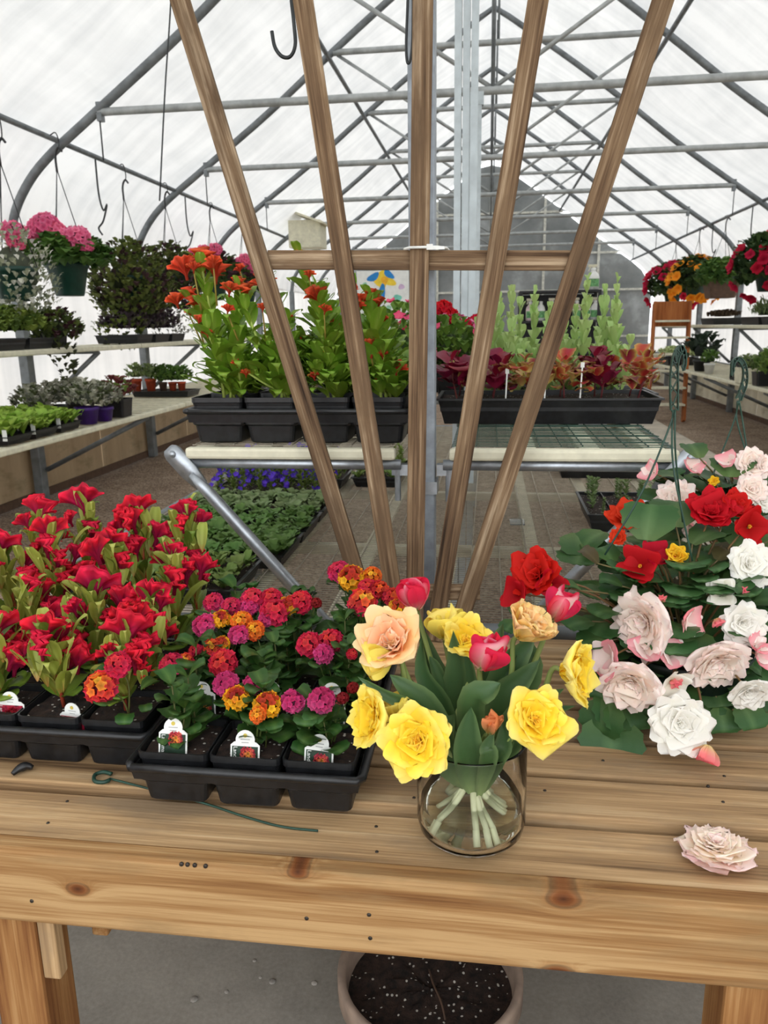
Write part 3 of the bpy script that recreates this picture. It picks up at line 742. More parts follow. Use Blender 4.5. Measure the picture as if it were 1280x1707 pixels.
def foliage(cx, cy, cz, rx, ry, rz, n, L, W, c1, c2, parent, name='foliage', hang=0, zmin=-.6, mat='fleck', seed=0, shell=.55, th=(.3, 1.2), c3=None, kind='stuff', core=.5):
    """many small leaves joined into one mass: local coordinates"""
    if name == 'trailing_stems': core = 0
    n = int(n*1.7); L *= 1.2; W *= 1.25
    r = np.random.RandomState(seed+5); m = MB(); c1 = np.array(c1, float); c2 = np.array(c2, float)
    D = r.normal(size=(n*3, 3)); D /= np.linalg.norm(D, axis=1, keepdims=True); D = D[D[:, 2] > zmin][:n]
    for d in D:
        q = shell+(1-shell)*r.random_sample()**.5
        p = np.array([cx, cy, cz])+d*[rx, ry, rz]*q
        if hang: p[2] -= hang*r.random_sample()*max(0, math.hypot(d[0], d[1])-.4)
        az = math.atan2(d[1], d[0])+r.uniform(-.9, .9); s = r.uniform(.7, 1.25)
        P, _ = blade(L*s, W*s, th[0]+r.uniform(-.3, .3), th[1]+r.uniform(-.4, .5), nu=3, nv=4, cup=.2, a=.6, b=.7, seed=0)
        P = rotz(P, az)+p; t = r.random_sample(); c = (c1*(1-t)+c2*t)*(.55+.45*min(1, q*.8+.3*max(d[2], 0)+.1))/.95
        if c3 is not None and r.random_sample() < .25: c = np.array(c3, float)*r.uniform(.8, 1.1)
        m.grid(P, np.clip(c, 0, 255))
    if core:
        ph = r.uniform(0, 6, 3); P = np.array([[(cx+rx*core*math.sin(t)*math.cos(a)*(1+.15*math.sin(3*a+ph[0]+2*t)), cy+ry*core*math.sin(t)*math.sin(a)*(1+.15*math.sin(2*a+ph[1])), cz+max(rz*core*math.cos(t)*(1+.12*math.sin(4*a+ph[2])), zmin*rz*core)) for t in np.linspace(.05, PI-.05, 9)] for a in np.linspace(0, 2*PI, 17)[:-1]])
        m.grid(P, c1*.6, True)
    o = inst(name, m.mesh(name, M[mat]), parent)
    if kind: o['kind'] = kind
    return o
ORD = ['front', 'second', 'third', 'fourth', 'fifth']

# ================================================================ lantana tray on the table
CW = .124
LX0, LY0 = -.573, 1.085
LT = carry_tray('carry_tray', 'black moulded tray holding the lantana pots at the table front', LX0, LY0, ZT, 3, 4, CW, .078)
potm = square_pot_mesh(.121, .088, .09); soilm = soil_mesh(.112, .079)
lan_leaf = [blade_mesh('leaf', L=.072*s, W=.043*s, th0=.5, th1=1.25+.3*k, cup=.18, a=.75, b=.62, nu=5, nv=11, serr=.05, cols=((0, (62, 88, 34)), (.5, (44, 78, 32)), (1, (52, 84, 36))), vein=(104, 132, 66), va=.55) for k, s in enumerate((1, .85, 1.1, .7))]
LPOT = {}
def upright(parent, base, hgt, n, protos, smin, smax, az0=0, spread=0, step=2.4, tilt=(0, .3), start=.12, lean=(0, 0), pairs=False, stemc=(96, 110, 56), sr=.0035, name='leaf', taper=True):
    """a stem with leaves along it, local coordinates of the plant"""
    base = np.array(base, float); topp = base+[lean[0], lean[1], hgt]
    mid = (base+topp)/2+[rnd.uniform(-.006, .006), rnd.uniform(-.006, .006), 0]
    stem_obj([base, mid, topp], sr, stemc, parent)
    k = 0
    for i in range(n):
        t = start+(1-start)*i/max(n-1, 1); p = base+(topp-base)*t
        az = az0+step*i
        s = (smax+(smin-smax)*t**1.4 if taper else rnd.uniform(smin, smax))*rnd.uniform(.85, 1.12)
        for q in ((0, PI) if pairs else (0,)):
            inst(name, rnd.choice(protos), parent, TRS(p, az+q+rnd.uniform(-.2, .2), rnd.uniform(*tilt)-.35*t, s)); k += 1
    return topp
for j in range(4):
    for i in range(3):
        x = LX0+(i+.5)*CW; y = LY0+(j+.5)*CW
        r = thing('potted_lantana', 'pink and orange lantana in a black square pot, %s row of its tray, %s' % (ORD[j], ('left side', 'middle', 'right side')[i]), 'potted plant', (x, y, ZT+.006), 0, 'lantana pots in the front tray')
        inst('pot', potm, r); inst('soil', soilm, r); LPOT[i, j] = r
        for s in range(5 if j else 4):
            a = rnd.uniform(0, 6.3)+s*1.4; off = .045
            h = rnd.uniform(.06, .12)+.012*j
            lean = (.065*math.cos(a), .06*math.sin(a)+.01)
            upright(r, (off*math.cos(a)*.5, off*math.sin(a)*.5, .079), h, 4, lan_leaf, .75, 1.1, rnd.uniform(0, 3), step=1.57, pairs=True, stemc=(92, 96, 52), sr=.002, tilt=(.1, .5))
PINK = [(0, (214, 60, 70)), (.5, (212, 44, 86)), (1, (206, 66, 120))]
RED = [(0, (216, 70, 50)), (.4, (208, 40, 66)), (1, (206, 44, 84))]
MAG = [(0, (196, 46, 96)), (.5, (206, 58, 118)), (1, (214, 92, 144))]
YEL = [(0, (150, 40, 44)), (.3, (190, 60, 30)), (.5, (240, 180, 40)), (1, (244, 172, 34))]
ORA = [(0, (244, 190, 50)), (.4, (240, 130, 40)), (1, (226, 84, 44))]
ORP = [(0, (246, 190, 60)), (.35, (236, 110, 50)), (.7, (220, 52, 66)), (1, (208, 50, 90))]
DRK = [(0, (236, 120, 40)), (.4, (200, 60, 40)), (1, (168, 24, 50))]
BUD = [(0, (150, 30, 34)), (1, (120, 22, 30))]
HEADS = [(415, 225, 42, PINK), (375, 325, 50, MAG), (495, 245, 44, PINK), (450, 300, 42, YEL), (540, 310, 46, ORA), (600, 350, 42, ORA), (530, 370, 46, MAG), (590, 212, 52, PINK), (685, 272, 62, RED), (672, 205, 44, RED), (752, 238, 42, YEL), (805, 225, 52, RED),
         (335, 440, 30, RED), (410, 425, 40, ORP), (455, 408, 34, YEL), (230, 505, 56, PINK), (290, 485, 36, ORP), (460, 495, 60, RED), (470, 588, 56, MAG), (600, 590, 52, MAG), (520, 650, 56, YEL), (655, 680, 58, YEL), (612, 725, 36, ORA), (840, 412, 54, RED), (935, 400, 54, RED), (905, 455, 44, MAG),
         (770, 665, 52, MAG), (895, 660, 60, MAG), (1035, 605, 26, BUD), (990, 650, 26, BUD), (972, 88, 48, PINK), (1030, 115, 58, YEL), (1122, 108, 40, ORA), (1100, 162, 42, RED), (1155, 172, 44, DRK), (1078, 225, 62, ORP), (1215, 205, 48, DRK), (1240, 250, 44, YEL), (872, 228, 24, BUD), (1030, 455, 24, RED), (575, 250, 36, MAG), (650, 300, 34, MAG)]
hm = {}
def add_head(px, py, rp, stops, name='flower_head', parent=None, Y=None, pots=None):
    if Y is None: Y = 1.135+(1165-py)/(1165-950)*.36
    p = PY(px, py, Y)
    dep = float(-(ROT.T @ (p-EYE))[2]); R_ = rp*dep/FPX*.98
    key = (id(stops), rnd.randrange(2))
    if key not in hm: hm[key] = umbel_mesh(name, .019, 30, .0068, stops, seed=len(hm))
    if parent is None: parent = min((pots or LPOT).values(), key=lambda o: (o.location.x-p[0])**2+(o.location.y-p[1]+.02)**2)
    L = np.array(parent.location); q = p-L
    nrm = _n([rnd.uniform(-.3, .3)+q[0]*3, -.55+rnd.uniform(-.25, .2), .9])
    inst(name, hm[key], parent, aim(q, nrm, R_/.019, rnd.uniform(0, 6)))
    stem_obj(smooth_path([(q[0]*.3, q[1]*.3, .09), (q[0]*.6, q[1]*.6+.01, .09+(q[2]-.09)*.55), q-nrm*R_*.3], 8), .0018, (88, 104, 50), parent)
    if rp > 14:
        for k in range(2): inst('leaf', rnd.choice(lan_leaf), parent, TRS(q-np.array([0, -.004, .03+.012*k]), rnd.uniform(0, 6.3), rnd.uniform(.1, .5), rnd.uniform(.6, .95)))
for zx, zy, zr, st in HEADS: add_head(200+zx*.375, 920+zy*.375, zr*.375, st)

# plant labels stuck in the soil
def text_mesh(s, size, mat, name='lettering'):
    cu = bpy.data.curves.new(name, 'FONT'); cu.body = s; cu.size = size; cu.align_x = 'LEFT'; cu.resolution_u = 2; cu.materials.append(mat)
    o = bpy.data.objects.new(name, cu); COL.objects.link(o); me = bpy.data.meshes.new_from_object(o.evaluated_get(bpy.context.evaluated_depsgraph_get()))
    bpy.data.objects.remove(o); me.name = name; return me
def text_curve(s, size, mat, name='lettering'):
    cu = bpy.data.curves.new(name, 'FONT'); cu.body = s; cu.size = size; cu.align_x = 'LEFT'; cu.resolution_u = 3; cu.materials.append(mat); return cu
M['tagpic'] = plain('label_picture_green', (28, 52, 36), .5, var=.3, scale=90); M['tagred'] = plain('label_picture_red', (128, 22, 44), .5, var=.5, scale=220)
picm = [umbel_mesh('picture_flower', .0125, 26, .0045, ORP if k == 0 else RED if k == 1 else PINK, zmin=.05, flat=.12, seed=40+k) for k in range(3)]
pico = [umbel_mesh('picture_flower', .0125, 26, .0045, s, zmin=.05, flat=.12, seed=50+k) for k, s in enumerate(([(0, (246, 200, 60)), (.4, (236, 130, 90)), (1, (222, 70, 110))], [(0, (190, 40, 50)), (1, (150, 24, 44))]))]
def plant_label(px, py, Y, label, wd=.050, ht=.085, red=False, lean=.25, yaw=0, txt=True, flowers=((.1, .012, .95), (.1, -.026, .8))):
    """px,py is the middle of the top edge"""
    p = PY(px, py, Y); cl, sl = math.cos(lean), math.sin(lean)
    t = thing('plant_label', label, 'label', (p[0], p[1]-sl*ht*.0, p[2]), 0, 'printed plant labels in the pots')
    t.rotation_euler = (-lean, 0, yaw)
    m = MB(); hw = wd/2; sh = -.021
    out = [(-hw, -ht), (hw, -ht), (hw, sh-.004), (hw-.006, sh+.001)]
    for a in np.linspace(-10, 190, 13): out.append((.0165*math.cos(math.radians(a)), -.0165+.0165*math.sin(math.radians(a))))
    out += [(-hw+.006, sh+.001), (-hw, sh-.004)]
    n = len(out); V = [(x, 0, z) for x, z in out]+[(x, .0012, z) for x, z in out]
    m.add(V, [tuple(range(n)), tuple(range(2*n-1, n-1, -1))]+[(i, i+n, (i+1) % n+n, (i+1) % n) for i in range(n)])
    inst('card', m.mesh('card', M['white'], False), t)
    pm = MB(); pm.box((-hw+.003, -.0006, -ht+.002), (hw-.003, -.0001, sh-.006)); inst('picture', pm.mesh('picture', M['tagred' if red else 'tagpic'], False), t)
    for k, (fx, fz, fs) in enumerate(flowers):
        me = pico[1] if red else pico[0]
        inst('picture_flower', me, t, Matrix.Translation((fx*wd, -.0008, -.047+fz)) @ Matrix.Rotation(PI/2, 4, 'X') @ Matrix.Scale(fs*1.05, 4))
    sm = MB(); sm.lathe([(0, .0004), (.0035, .0004), (.0035, 0)], 10); inst('emblem', sm.mesh('emblem', M['yellowink'], False), t, Matrix.Translation((0, -.0004, -.009)) @ Matrix.Rotation(PI/2, 4, 'X'))
    lm = MB(); lm.box((-.008, -.0005, -.0162), (.008, -.0001, -.0150)); lm.box((-.006, -.0005, -.0212), (.006, -.0001, -.0202)); inst('small_print', lm.mesh('small_print', M['greyink'], False), t)
    if txt:
        cu = _bc.get('lm') or _bc.setdefault('lm', text_mesh('Landmark', .0098, M['white'])); o = bpy.data.objects.new('lettering', cu); COL.objects.link(o); o.parent = t
        o.matrix_basis = Matrix.Translation((-hw+.0055, -.0010, -.0275)) @ Matrix.Rotation(PI/2, 4, 'Y') @ Matrix.Rotation(PI/2, 4, 'X')
    return t
M['yellowink'] = plain('yellow_ink', (222, 200, 90), .5); M['greyink'] = plain('grey_ink', (150, 152, 150), .5)
fl3 = ((.1, .012, .95), (.1, -.025, .8))
plant_label(289, 1197, 1.118, 'white plant label with pink flower picture in the left front lantana pot', flowers=fl3)
plant_label(409, 1217, 1.115, 'white plant label with pink flower picture in the middle front lantana pot', flowers=((.1, .006, 1.0),))
plant_label(533, 1224, 1.115, 'white plant label with pink flower picture in the right front lantana pot', yaw=-.12, flowers=((.1, .002, 1.05),))
plant_label(443, 1119, 1.24, 'white plant label half hidden under blooms in the second lantana row, middle', flowers=((.1, .0, 1.0),))
plant_label(335, 1136, 1.235, 'white plant label half hidden by leaves in the second lantana row, left', yaw=.2, flowers=((.1, .0, 1.0),))
plant_label(553, 1138, 1.235, 'white plant label half hidden by leaves in the second lantana row, right', flowers=((.1, .0, 1.0),))

# ================================================================ red celosia tray on the table, left
CWc = .124
GX1, GY0 = -.602, 1.178
NX, NY = 4, 4
CT = carry_tray('carry_tray', 'black moulded tray holding the red cockscomb pots at the left table end', GX1-NX*CWc, GY0, ZT, NX, NY, CWc, .078)
cel_leaf = [blade_mesh('leaf', L=.115*s, W=.027*s, th0=.3, th1=.5+.22*k, cup=.25, a=.8, b=1.0, nu=5, nv=9, ruf=.012, cols=((0, (150, 84, 40)), (.15, (128, 132, 48)), (.6, (138, 152, 58)), (1, (166, 170, 84))), edge=(190, 188, 110), ea=.35, vein=(188, 196, 110), va=.5) for k, s in enumerate((1, .85, 1.1, .75))]
cel_leaf += [blade_mesh('leaf', L=.10*s, W=.029*s, th0=.4, th1=1.2+.2*k, cup=.25, a=.8, b=.95, nu=5, nv=9, ruf=.012, cols=((0, (120, 110, 50)), (.3, (92, 118, 40)), (1, (112, 136, 52))), vein=(150, 170, 80), va=.5) for k, s in enumerate((1, .9))]
broad = [blade_mesh('leaf', L=.07*s, W=.05*s, th0=.6, th1=1.5, cup=.15, a=.7, b=.6, nu=5, nv=8, cols=((0, (96, 120, 40)), (1, (112, 138, 48))), vein=(150, 168, 84), va=.5) for s in (1, .8)]
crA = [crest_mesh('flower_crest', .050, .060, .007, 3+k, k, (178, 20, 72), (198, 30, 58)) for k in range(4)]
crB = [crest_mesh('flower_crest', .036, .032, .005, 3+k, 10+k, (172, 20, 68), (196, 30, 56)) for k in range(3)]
for j in range(NY):
    for i in range(NX):
        x = GX1-NX*CWc+(i+.5)*CWc; y = GY0+(j+.5)*CWc
        r = thing('potted_celosia', 'red cockscomb celosia with yellow green leaves, %s row of its tray, %s' % (ORD[j], ('far left', 'left of centre', 'right of centre', 'right edge')[i]), 'potted plant', (x, y, ZT+.006), 0, 'red celosia pots in the left tray')
        inst('pot', potm, r); inst('soil', soilm, r)
        h = (.10+.055*j)*rnd.uniform(.85, 1.1)
        a = rnd.uniform(0, 6.3)
        tp = upright(r, (0, 0, .08), h+.02, 20, cel_leaf, .85, 1.3, a, tilt=(-.05, .35), lean=(rnd.uniform(-.02, .02), rnd.uniform(-.015, .015)), stemc=(176, 84, 52), sr=.004)
        for k in range(9): inst('leaf', rnd.choice(cel_leaf[:4]), r, TRS(tp-np.array([rnd.uniform(-.04, .04), rnd.uniform(-.04, .04), .02+.008*k]), rnd.uniform(0, 6.3), rnd.uniform(-.25, .25), rnd.uniform(.75, 1.1)))
        for k in range(4): inst('leaf', rnd.choice(broad), r, TRS((0, 0, .10), rnd.uniform(0, 6.3), rnd.uniform(.0, .4), rnd.uniform(.9, 1.2)))
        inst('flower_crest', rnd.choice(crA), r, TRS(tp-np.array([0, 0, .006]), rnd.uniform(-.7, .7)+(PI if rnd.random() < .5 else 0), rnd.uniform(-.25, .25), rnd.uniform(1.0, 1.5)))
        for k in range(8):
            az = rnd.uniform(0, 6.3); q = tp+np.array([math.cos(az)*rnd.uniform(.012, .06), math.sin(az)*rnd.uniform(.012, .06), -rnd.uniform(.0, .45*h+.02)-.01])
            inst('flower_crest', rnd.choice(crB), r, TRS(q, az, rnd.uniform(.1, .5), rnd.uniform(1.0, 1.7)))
plant_label(15, 1153, 1.212, 'white plant label with red flower picture at the left frame edge', red=True, wd=.055, lean=.05, ht=.075, flowers=((.1, .0, 1.2),))
plant_label(119, 1172, 1.203, 'white plant label with dark red picture in the red celosia tray', red=True, wd=.055, txt=True, yaw=-.15, lean=.05, ht=.07, flowers=())
# stray lantana blooms leaning out of the gap between the two trays
gap = thing('lantana_sprig', 'lantana sprig with two pink heads leaning between celosia tray and lantana tray', 'flower', PY(215, 1190, 1.17))
for px, py, rp, st in ((197, 1108, 22, RED), (170, 1145, 28, ORP)):
    p = PY(px, py, 1.15); q = p-np.array(gap.location); key = ('s', px); me = umbel_mesh('flower_head', .019, 30, .0068, st, seed=px)
    inst('flower_head', me, gap, aim(q, (-.1, -.7, .7), rp*1.25/FPX/.019)); stem_obj(smooth_path([(0, 0, 0), (q[0]*.5+.01, q[1]*.5, q[2]*.6), q], 8), .0018, (92, 96, 52), gap)
for px, py, az, s in ((200, 1170, 4.4, 1.0), (235, 1150, 1.0, .8), (185, 1130, 3.0, .7), (240, 1175, 5.3, .7), (215, 1190, 4.9, 1.0)):
    inst('leaf', rnd.choice(lan_leaf), gap, TRS(PY(px, py, 1.165)-np.array(gap.location), az, .4, s))

# fallen hanger and its wire, and the broken clip, on the slats
hk = thing('fallen_hanger', 'dark green plastic basket hanger lying under the lantana tray', 'hanger', PZ(170, 1302, .726))
pts = [PZ(186, 1290, .727), PZ(172, 1287, .727), PZ(158, 1292, .727), PZ(158, 1302, .727), PZ(172, 1304, .727), PZ(183, 1300, .727)]
pipe('hook', smooth_path(pts, 24), .0035, M['hanger'], hk, 8)
pipe('strand', smooth_path([PZ(183, 1298, .726), PZ(230, 1310, .725), PZ(300, 1328, .722), PZ(350, 1342, .7135), PZ(410, 1362, .7125), PZ(470, 1378, .7125), PZ(530, 1385, .713)], 40), .002, M['hanger'], hk, 6)
p = PZ(38, 1288, .722); b = MB(); b.tube(smooth_path([p+[-.012, -.012, .004], p+[-.006, .0, .008], p+[.004, .008, .009], p+[.014, .01, .005]], 10), [.004, .005, .006, .007, .008, .008, .007, .006, .005, .004], 8)
o = b.build('plastic_clip', M['black'], loc=p); tag(o, 'small broken black plastic clip lying before the red celosia tray', 'clip')
# ================================================================ glass vase of tulips
VC = np.array(PY(785, 1350, 1.075)); VX, VY = VC[0], 1.075; VZ = .7212; VR = .085; VH = .165
def glass(name, c, rough=0, ior=1.45):
    t = NT(name); t.b.inputs['Base Color'].default_value = rgba(c); t.b.inputs['Specular IOR Level'].default_value = .5; t.b.inputs['Transmission Weight'].default_value = 1
    t.b.inputs['Roughness'].default_value = rough; t.b.inputs['IOR'].default_value = ior; return t.m
M['glass'] = glass('clear_glass', (254, 255, 254), 0, 1.3); M['water'] = glass('vase_water', (250, 255, 246), 0, 1.2)
V = thing('glass_vase', 'clear round glass vase of water holding tulips at the table front', 'vase', (VX, VY, VZ))
b = MB(); b.lathe([(0, 0), (.060, 0), (.074, .004), (.082, .014), (VR, .03), (VR, .09), (VR-.001, VH-.003), (VR-.002, VH), (VR-.004, VH), (VR-.0045, VH-.004), (VR-.0035, .09), (VR-.0045, .032), (.077, .018), (.068, .010), (.05, .008), (0, .008)], 64, (VX, VY, VZ)); b.build('glass', M['glass'], V)
b = MB(); b.lathe([(0, .0085), (.05, .0085), (.0672, .0105), (.0762, .0185), (VR-.0052, .033), (VR-.0046, .058), (VR-.006, .0565), (0, .0565)], 64, (VX, VY, VZ)); b.build('water', M['water'], V)

def ribbon(path, W, face, cup=.25, a=.5, b=.75, nu=5, nv=14, cols=((0, (150, 170, 110)), (.25, (66, 96, 52)), (1, (62, 92, 56))), edge=(120, 140, 90), wav=.0, fold=0):
    p = smooth_path(path, nv); t = np.gradient(p, axis=0); t /= np.linalg.norm(t, axis=1, keepdims=True)
    face = _n(face); s = np.cross(t, face); s /= np.maximum(np.linalg.norm(s, axis=1, keepdims=True), 1e-6); nn = np.cross(s, t)
    v = np.linspace(0, 1, nv); pk = a/(a+b); wv = (np.maximum(v, 1e-4)/pk)**a*(np.maximum(1-v, 0)/(1-pk))**b; wv = np.maximum(wv, np.where(v < .4, .3, .015))
    u = np.linspace(-1, 1, nu); ph = rnd.uniform(0, 6)
    P = np.array([p+s*(q*wv*W/2)[:, None]+nn*(abs(q)**1.5*cup*wv*W+wav*W*abs(q)*np.sin(v*9+ph+q))[:, None] for q in u])
    c = np.repeat(grad(v, cols)[None], nu, 0); e = np.where(np.abs(u) > .9, .5, 0)[:, None, None]
    c = c*(1-e)+np.array(edge, float)*e; c = c*(1+.08*np.sin(u*7)[:, None, None])
    return P, np.clip(c, 0, 255)
M['tulleaf'] = organic('tulip_leaf', .45, .15, .4, var=.15, veins=60)

YO = [(0, (232, 200, 50)), (.5, (246, 218, 66)), (1, (250, 238, 140))]
YI = [(0, (236, 190, 40)), (.6, (246, 214, 50)), (1, (248, 226, 90))]
YC = [(0, (230, 160, 30)), (.6, (246, 204, 50)), (1, (250, 220, 90))]
PO = [(0, (240, 206, 110)), (.5, (248, 204, 140)), (1, (250, 222, 170))]
PI_ = [(0, (240, 170, 100)), (.5, (244, 176, 128)), (1, (250, 214, 176))]
CR = [(0, (240, 220, 130)), (.5, (250, 226, 150)), (1, (250, 214, 160))]
def tulip_petals(kind, R, rs):
    L_ = []; J = lambda a: rs.uniform(-a, a); sd = lambda: rs.randint(1 << 30)
    def ring(n, L, W, t0, t1, cols, off=0, **k):
        o = rs.uniform(0, 6.3) if off is None else off
        for i in range(n):
            s = 1+J(.1); kk = dict(cup=.3, a=.55, b=.34, nu=7, nv=10, ruf=.03, wmin=.3, edge=None, ea=0, streak=.04); kk.update(k)
            P, c = blade(L*s, W*s, t0+J(.1), t1+J(.18), cols=cols, seed=sd(), **kk); L_.append((rotz(P, o+2*PI*i/n+J(.12)), c))
    if kind == 'double':
        ring(5, R*1.12, R*.98, .55, 1.55, YO, 0, ruf=.045, edge=(250, 242, 180), ea=.35); ring(5, R*1.0, R*.85, .45, 1.2, YO, .6, ruf=.05)
        ring(6, R*.82, R*.62, .3, .95, YI, .2, ruf=.07, nf=4); ring(6, R*.6, R*.42, .1, .8, YI, .5, ruf=.09, nf=4); ring(6, R*.5, R*.36, .0, .35, YC, 0, ruf=.08, nf=4); ring(4, R*.42, R*.3, -.1, .15, YI, .4, ruf=.08, nf=4)
    elif kind == 'peach':
        ring(5, R*1.15, R*1.05, .5, 1.35, PO, 0, ruf=.035, edge=(252, 240, 200), ea=.4, streak=.06); ring(5, R*1.0, R*.8, .35, .85, PI_, .6, ruf=.05, streak=.1, edge=(252, 232, 200), ea=.5)
        ring(5, R*.75, R*.5, .2, .5, PI_, .2, ruf=.07, streak=.12, edge=(250, 236, 214), ea=.6); ring(4, R*.5, R*.3, .05, .4, PO, .5, ruf=.08)
    elif kind == 'cream':
        ring(6, R*1.2, R*.85, .7, .95, CR, 0, ruf=.05, edge=(250, 190, 150), ea=.25, streak=.08, b=.5); ring(6, R*1.15, R*.75, .45, .7, CR, .5, ruf=.06, streak=.1); ring(5, R*1.0, R*.6, .25, .4, PO, .2, ruf=.07, streak=.1)
    elif kind == 'cup':
        ring(3, R*1.55, R*1.35, .75, -.15, [(0, (214, 206, 110)), (.4, (240, 222, 100)), (1, (246, 230, 130))], 0, cup=.4, b=.45, ruf=.015); ring(3, R*1.5, R*1.2, .7, -.2, [(0, (220, 206, 100)), (1, (244, 224, 100))], PI/3, cup=.4, b=.5, ruf=.02)
    elif kind == 'red':
        W1 = [(0, (222, 222, 170)), (.4, (242, 232, 214)), (.75, (240, 196, 196)), (1, (218, 44, 84))]
        W2 = [(0, (230, 214, 190)), (.25, (224, 60, 100)), (1, (208, 20, 58))]
        ring(3, R*1.8, R*1.25, .62, -.36, W1, 0, cup=.5, b=.5, ruf=.0, edge=(208, 16, 62), ea=1.1, streak=.03); ring(3, R*1.75, R*1.2, .56, -.30, W2, PI/3, cup=.5, b=.55, ruf=.0)
    elif kind == 'bud':
        OB = [(0, (150, 150, 80)), (.4, (204, 140, 90)), (1, (224, 120, 70))]
        ring(4, R*1.9, R*1.2, .55, -.35, OB, 0, cup=.45, edge=(236, 170, 120), ea=.4, ruf=.02); ring(4, R*1.75, R*.9, .4, -.35, [(0, (170, 150, 80)), (1, (222, 104, 60))], .6, cup=.45, ruf=.05)
    return L_
def tulip(label, px, py, Y, axis, kind, R, spin=0, seed=0, leaves=(), bottom=None):
    c = np.array(PY(px, py, Y)); ax = _n(axis); rs = np.random.RandomState(seed+100)
    back = {'double': .15, 'peach': .45, 'cream': .55, 'cup': .75, 'red': .8, 'bud': .85}[kind]*R
    base = c-ax*back
    ang = math.atan2(c[1]-VY, c[0]-VX) if bottom is None else bottom
    rb = .062+.006*rs.uniform(-1, 1); bt = np.array([VX-rb*math.cos(ang), VY-rb*math.sin(ang), VZ+.016])
    if bottom is not None: bt = np.array([VX+rb*math.cos(ang), VY+rb*math.sin(ang), VZ+.016])
    nd = c-[VX, VY, 0]; nl = math.hypot(nd[0], nd[1]); nk = np.array([VX+nd[0]/nl*min(.06, nl*.45), VY+nd[1]/nl*min(.06, nl*.45), VZ+VH-.005])
    t = thing('tulip', label, 'tulip', bt, 0, None)
    mid = (nk+base)/2+[nd[0]*.05, nd[1]*.05, .012]
    pth = smooth_path([bt, (bt+nk)/2+[0, 0, -.004], nk, mid, base-ax*.012, base+ax*.004], 26)
    m = MB(); cc = grad(np.linspace(0, 1, 26), [(0, (232, 232, 200)), (.3, (214, 222, 170)), (.5, (150, 172, 96)), (.8, (110, 122, 66)), (1, (124, 134, 74))])
    m.tube(pth, np.linspace(.0052, .0038, 26), 8, cc); m.build('stem', M['stem'], t)
    A = aim(base, ax, 1, spin)
    for P, col in tulip_petals(kind, R, rs):
        m = MB(); m.grid(xf(P, A), col); m.build('petal', M['petal'], t)
    if kind == 'red':
        m = MB(); m.tube([base+ax*.004, base+ax*R*.35], [.003, .004], 6, (120, 130, 60)); m.build('pistil', M['stem'], t)
    for lf in leaves:
        (pts, wpx) = lf; W3 = [np.array([VX+(pts[0][0]-772)*.0003, VY+(pts[0][2]-VY)*.5, VZ+.085])]+[np.array(PY(x, y, yy)) for x, y, yy in pts]; w = wpx/FPX*1.22
        P, col = ribbon(W3, w*1.15, (rs.uniform(-.4, .4), -1, .5), cup=.22*rs.choice([-1, 1, 1]), wav=.05)
        m = MB(); m.grid(P, col); m.build('leaf', M['tulleaf'], t)
    return t
NK = lambda dx, Y: (772+dx, 1262, Y)
def TL(*pts, w=40): return (list(pts), w)
tulip('large double yellow tulip facing the viewer, lowest at the left of the vase', 700, 1236, .975, (-.12, -.82, .5), 'double', 0.0752, 0, 1, [TL(NK(-20, 1.03), (742, 1225, 1.02), (757, 1190, 1.01), w=48)])
tulip('double yellow tulip facing left beside the largest yellow bloom', 632, 1200, 1.01, (-.8, -.5, .35), 'double', 0.0665, .4, 2, [TL(NK(-25, 1.05), (690, 1185, 1.04), (640, 1158, 1.03), (596, 1128, 1.03), w=20)])
tulip('pale yellow tulip whose upper petals rise behind the two left yellow blooms', 662, 1172, 1.04, (-.3, -.1, 1), 'cup', 0.0396, .3, 3, [TL(NK(-15, 1.06), (715, 1180, 1.05), (680, 1150, 1.04), (650, 1125, 1.04), w=36)])
tulip('large double yellow tulip at the right above the vase rim, facing right', 888, 1203, .99, (.3, -.72, .62), 'double', 0.0702, .2, 4, [TL(NK(60, 1.05), (860, 1190, 1.04), (905, 1168, 1.03), (940, 1148, 1.02), w=28), TL(NK(70, 1.07), (880, 1205, 1.05), (920, 1186, 1.04), (958, 1177, 1.03), w=18), TL(NK(30, 1.1), (815, 1180, 1.12), (835, 1130, 1.13), (862, 1090, 1.13), w=44), TL(NK(-30, 1.1), (715, 1190, 1.12), (685, 1150, 1.12), (668, 1118, 1.12), w=38), TL(NK(20, 1.12), (800, 1170, 1.15), (815, 1110, 1.16), (795, 1030, 1.17), w=34)])
tulip('pale yellow tulip facing right beside the white begonias', 945, 1118, 1.06, (.85, -.3, .12), 'double', 0.0677, 1.0, 5, [TL(NK(50, 1.1), (838, 1170, 1.1), (868, 1135, 1.1), (900, 1100, 1.1), w=44), TL(NK(45, 1.12), (835, 1165, 1.13), (850, 1110, 1.13), (892, 1062, 1.13), w=66)])
tulip('large peach double tulip at the upper left of the bouquet', 648, 1068, 1.08, (-.25, -.62, .75), 'peach', 0.0752, .2, 6, [TL(NK(-12, 1.1), (738, 1180, 1.1), (706, 1125, 1.1), (703, 1065, 1.1), w=34)])
tulip('bright yellow tulip tucked under the peach bloom', 622, 1102, 1.06, (-.8, -.4, -.1), 'cup', 0.0420, .8, 7)
tulip('cream and peach double tulip leaning right under a pink bud', 888, 1035, 1.12, (.55, -.1, .75), 'cream', .068, .4, 8, [TL(NK(40, 1.13), (825, 1150, 1.14), (822, 1090, 1.14), (838, 1040, 1.14), w=40)])
tulip('open cup shaped yellow tulip at the top of the bouquet', 742, 1032, 1.17, (.0, -.25, 1), 'cup', 0.0513, 0, 9, [TL(NK(0, 1.13), (755, 1180, 1.12), (762, 1130, 1.12), (755, 1050, 1.12), w=50), TL(NK(-8, 1.12), (742, 1160, 1.12), (728, 1115, 1.12), (716, 1094, 1.12), w=24)])
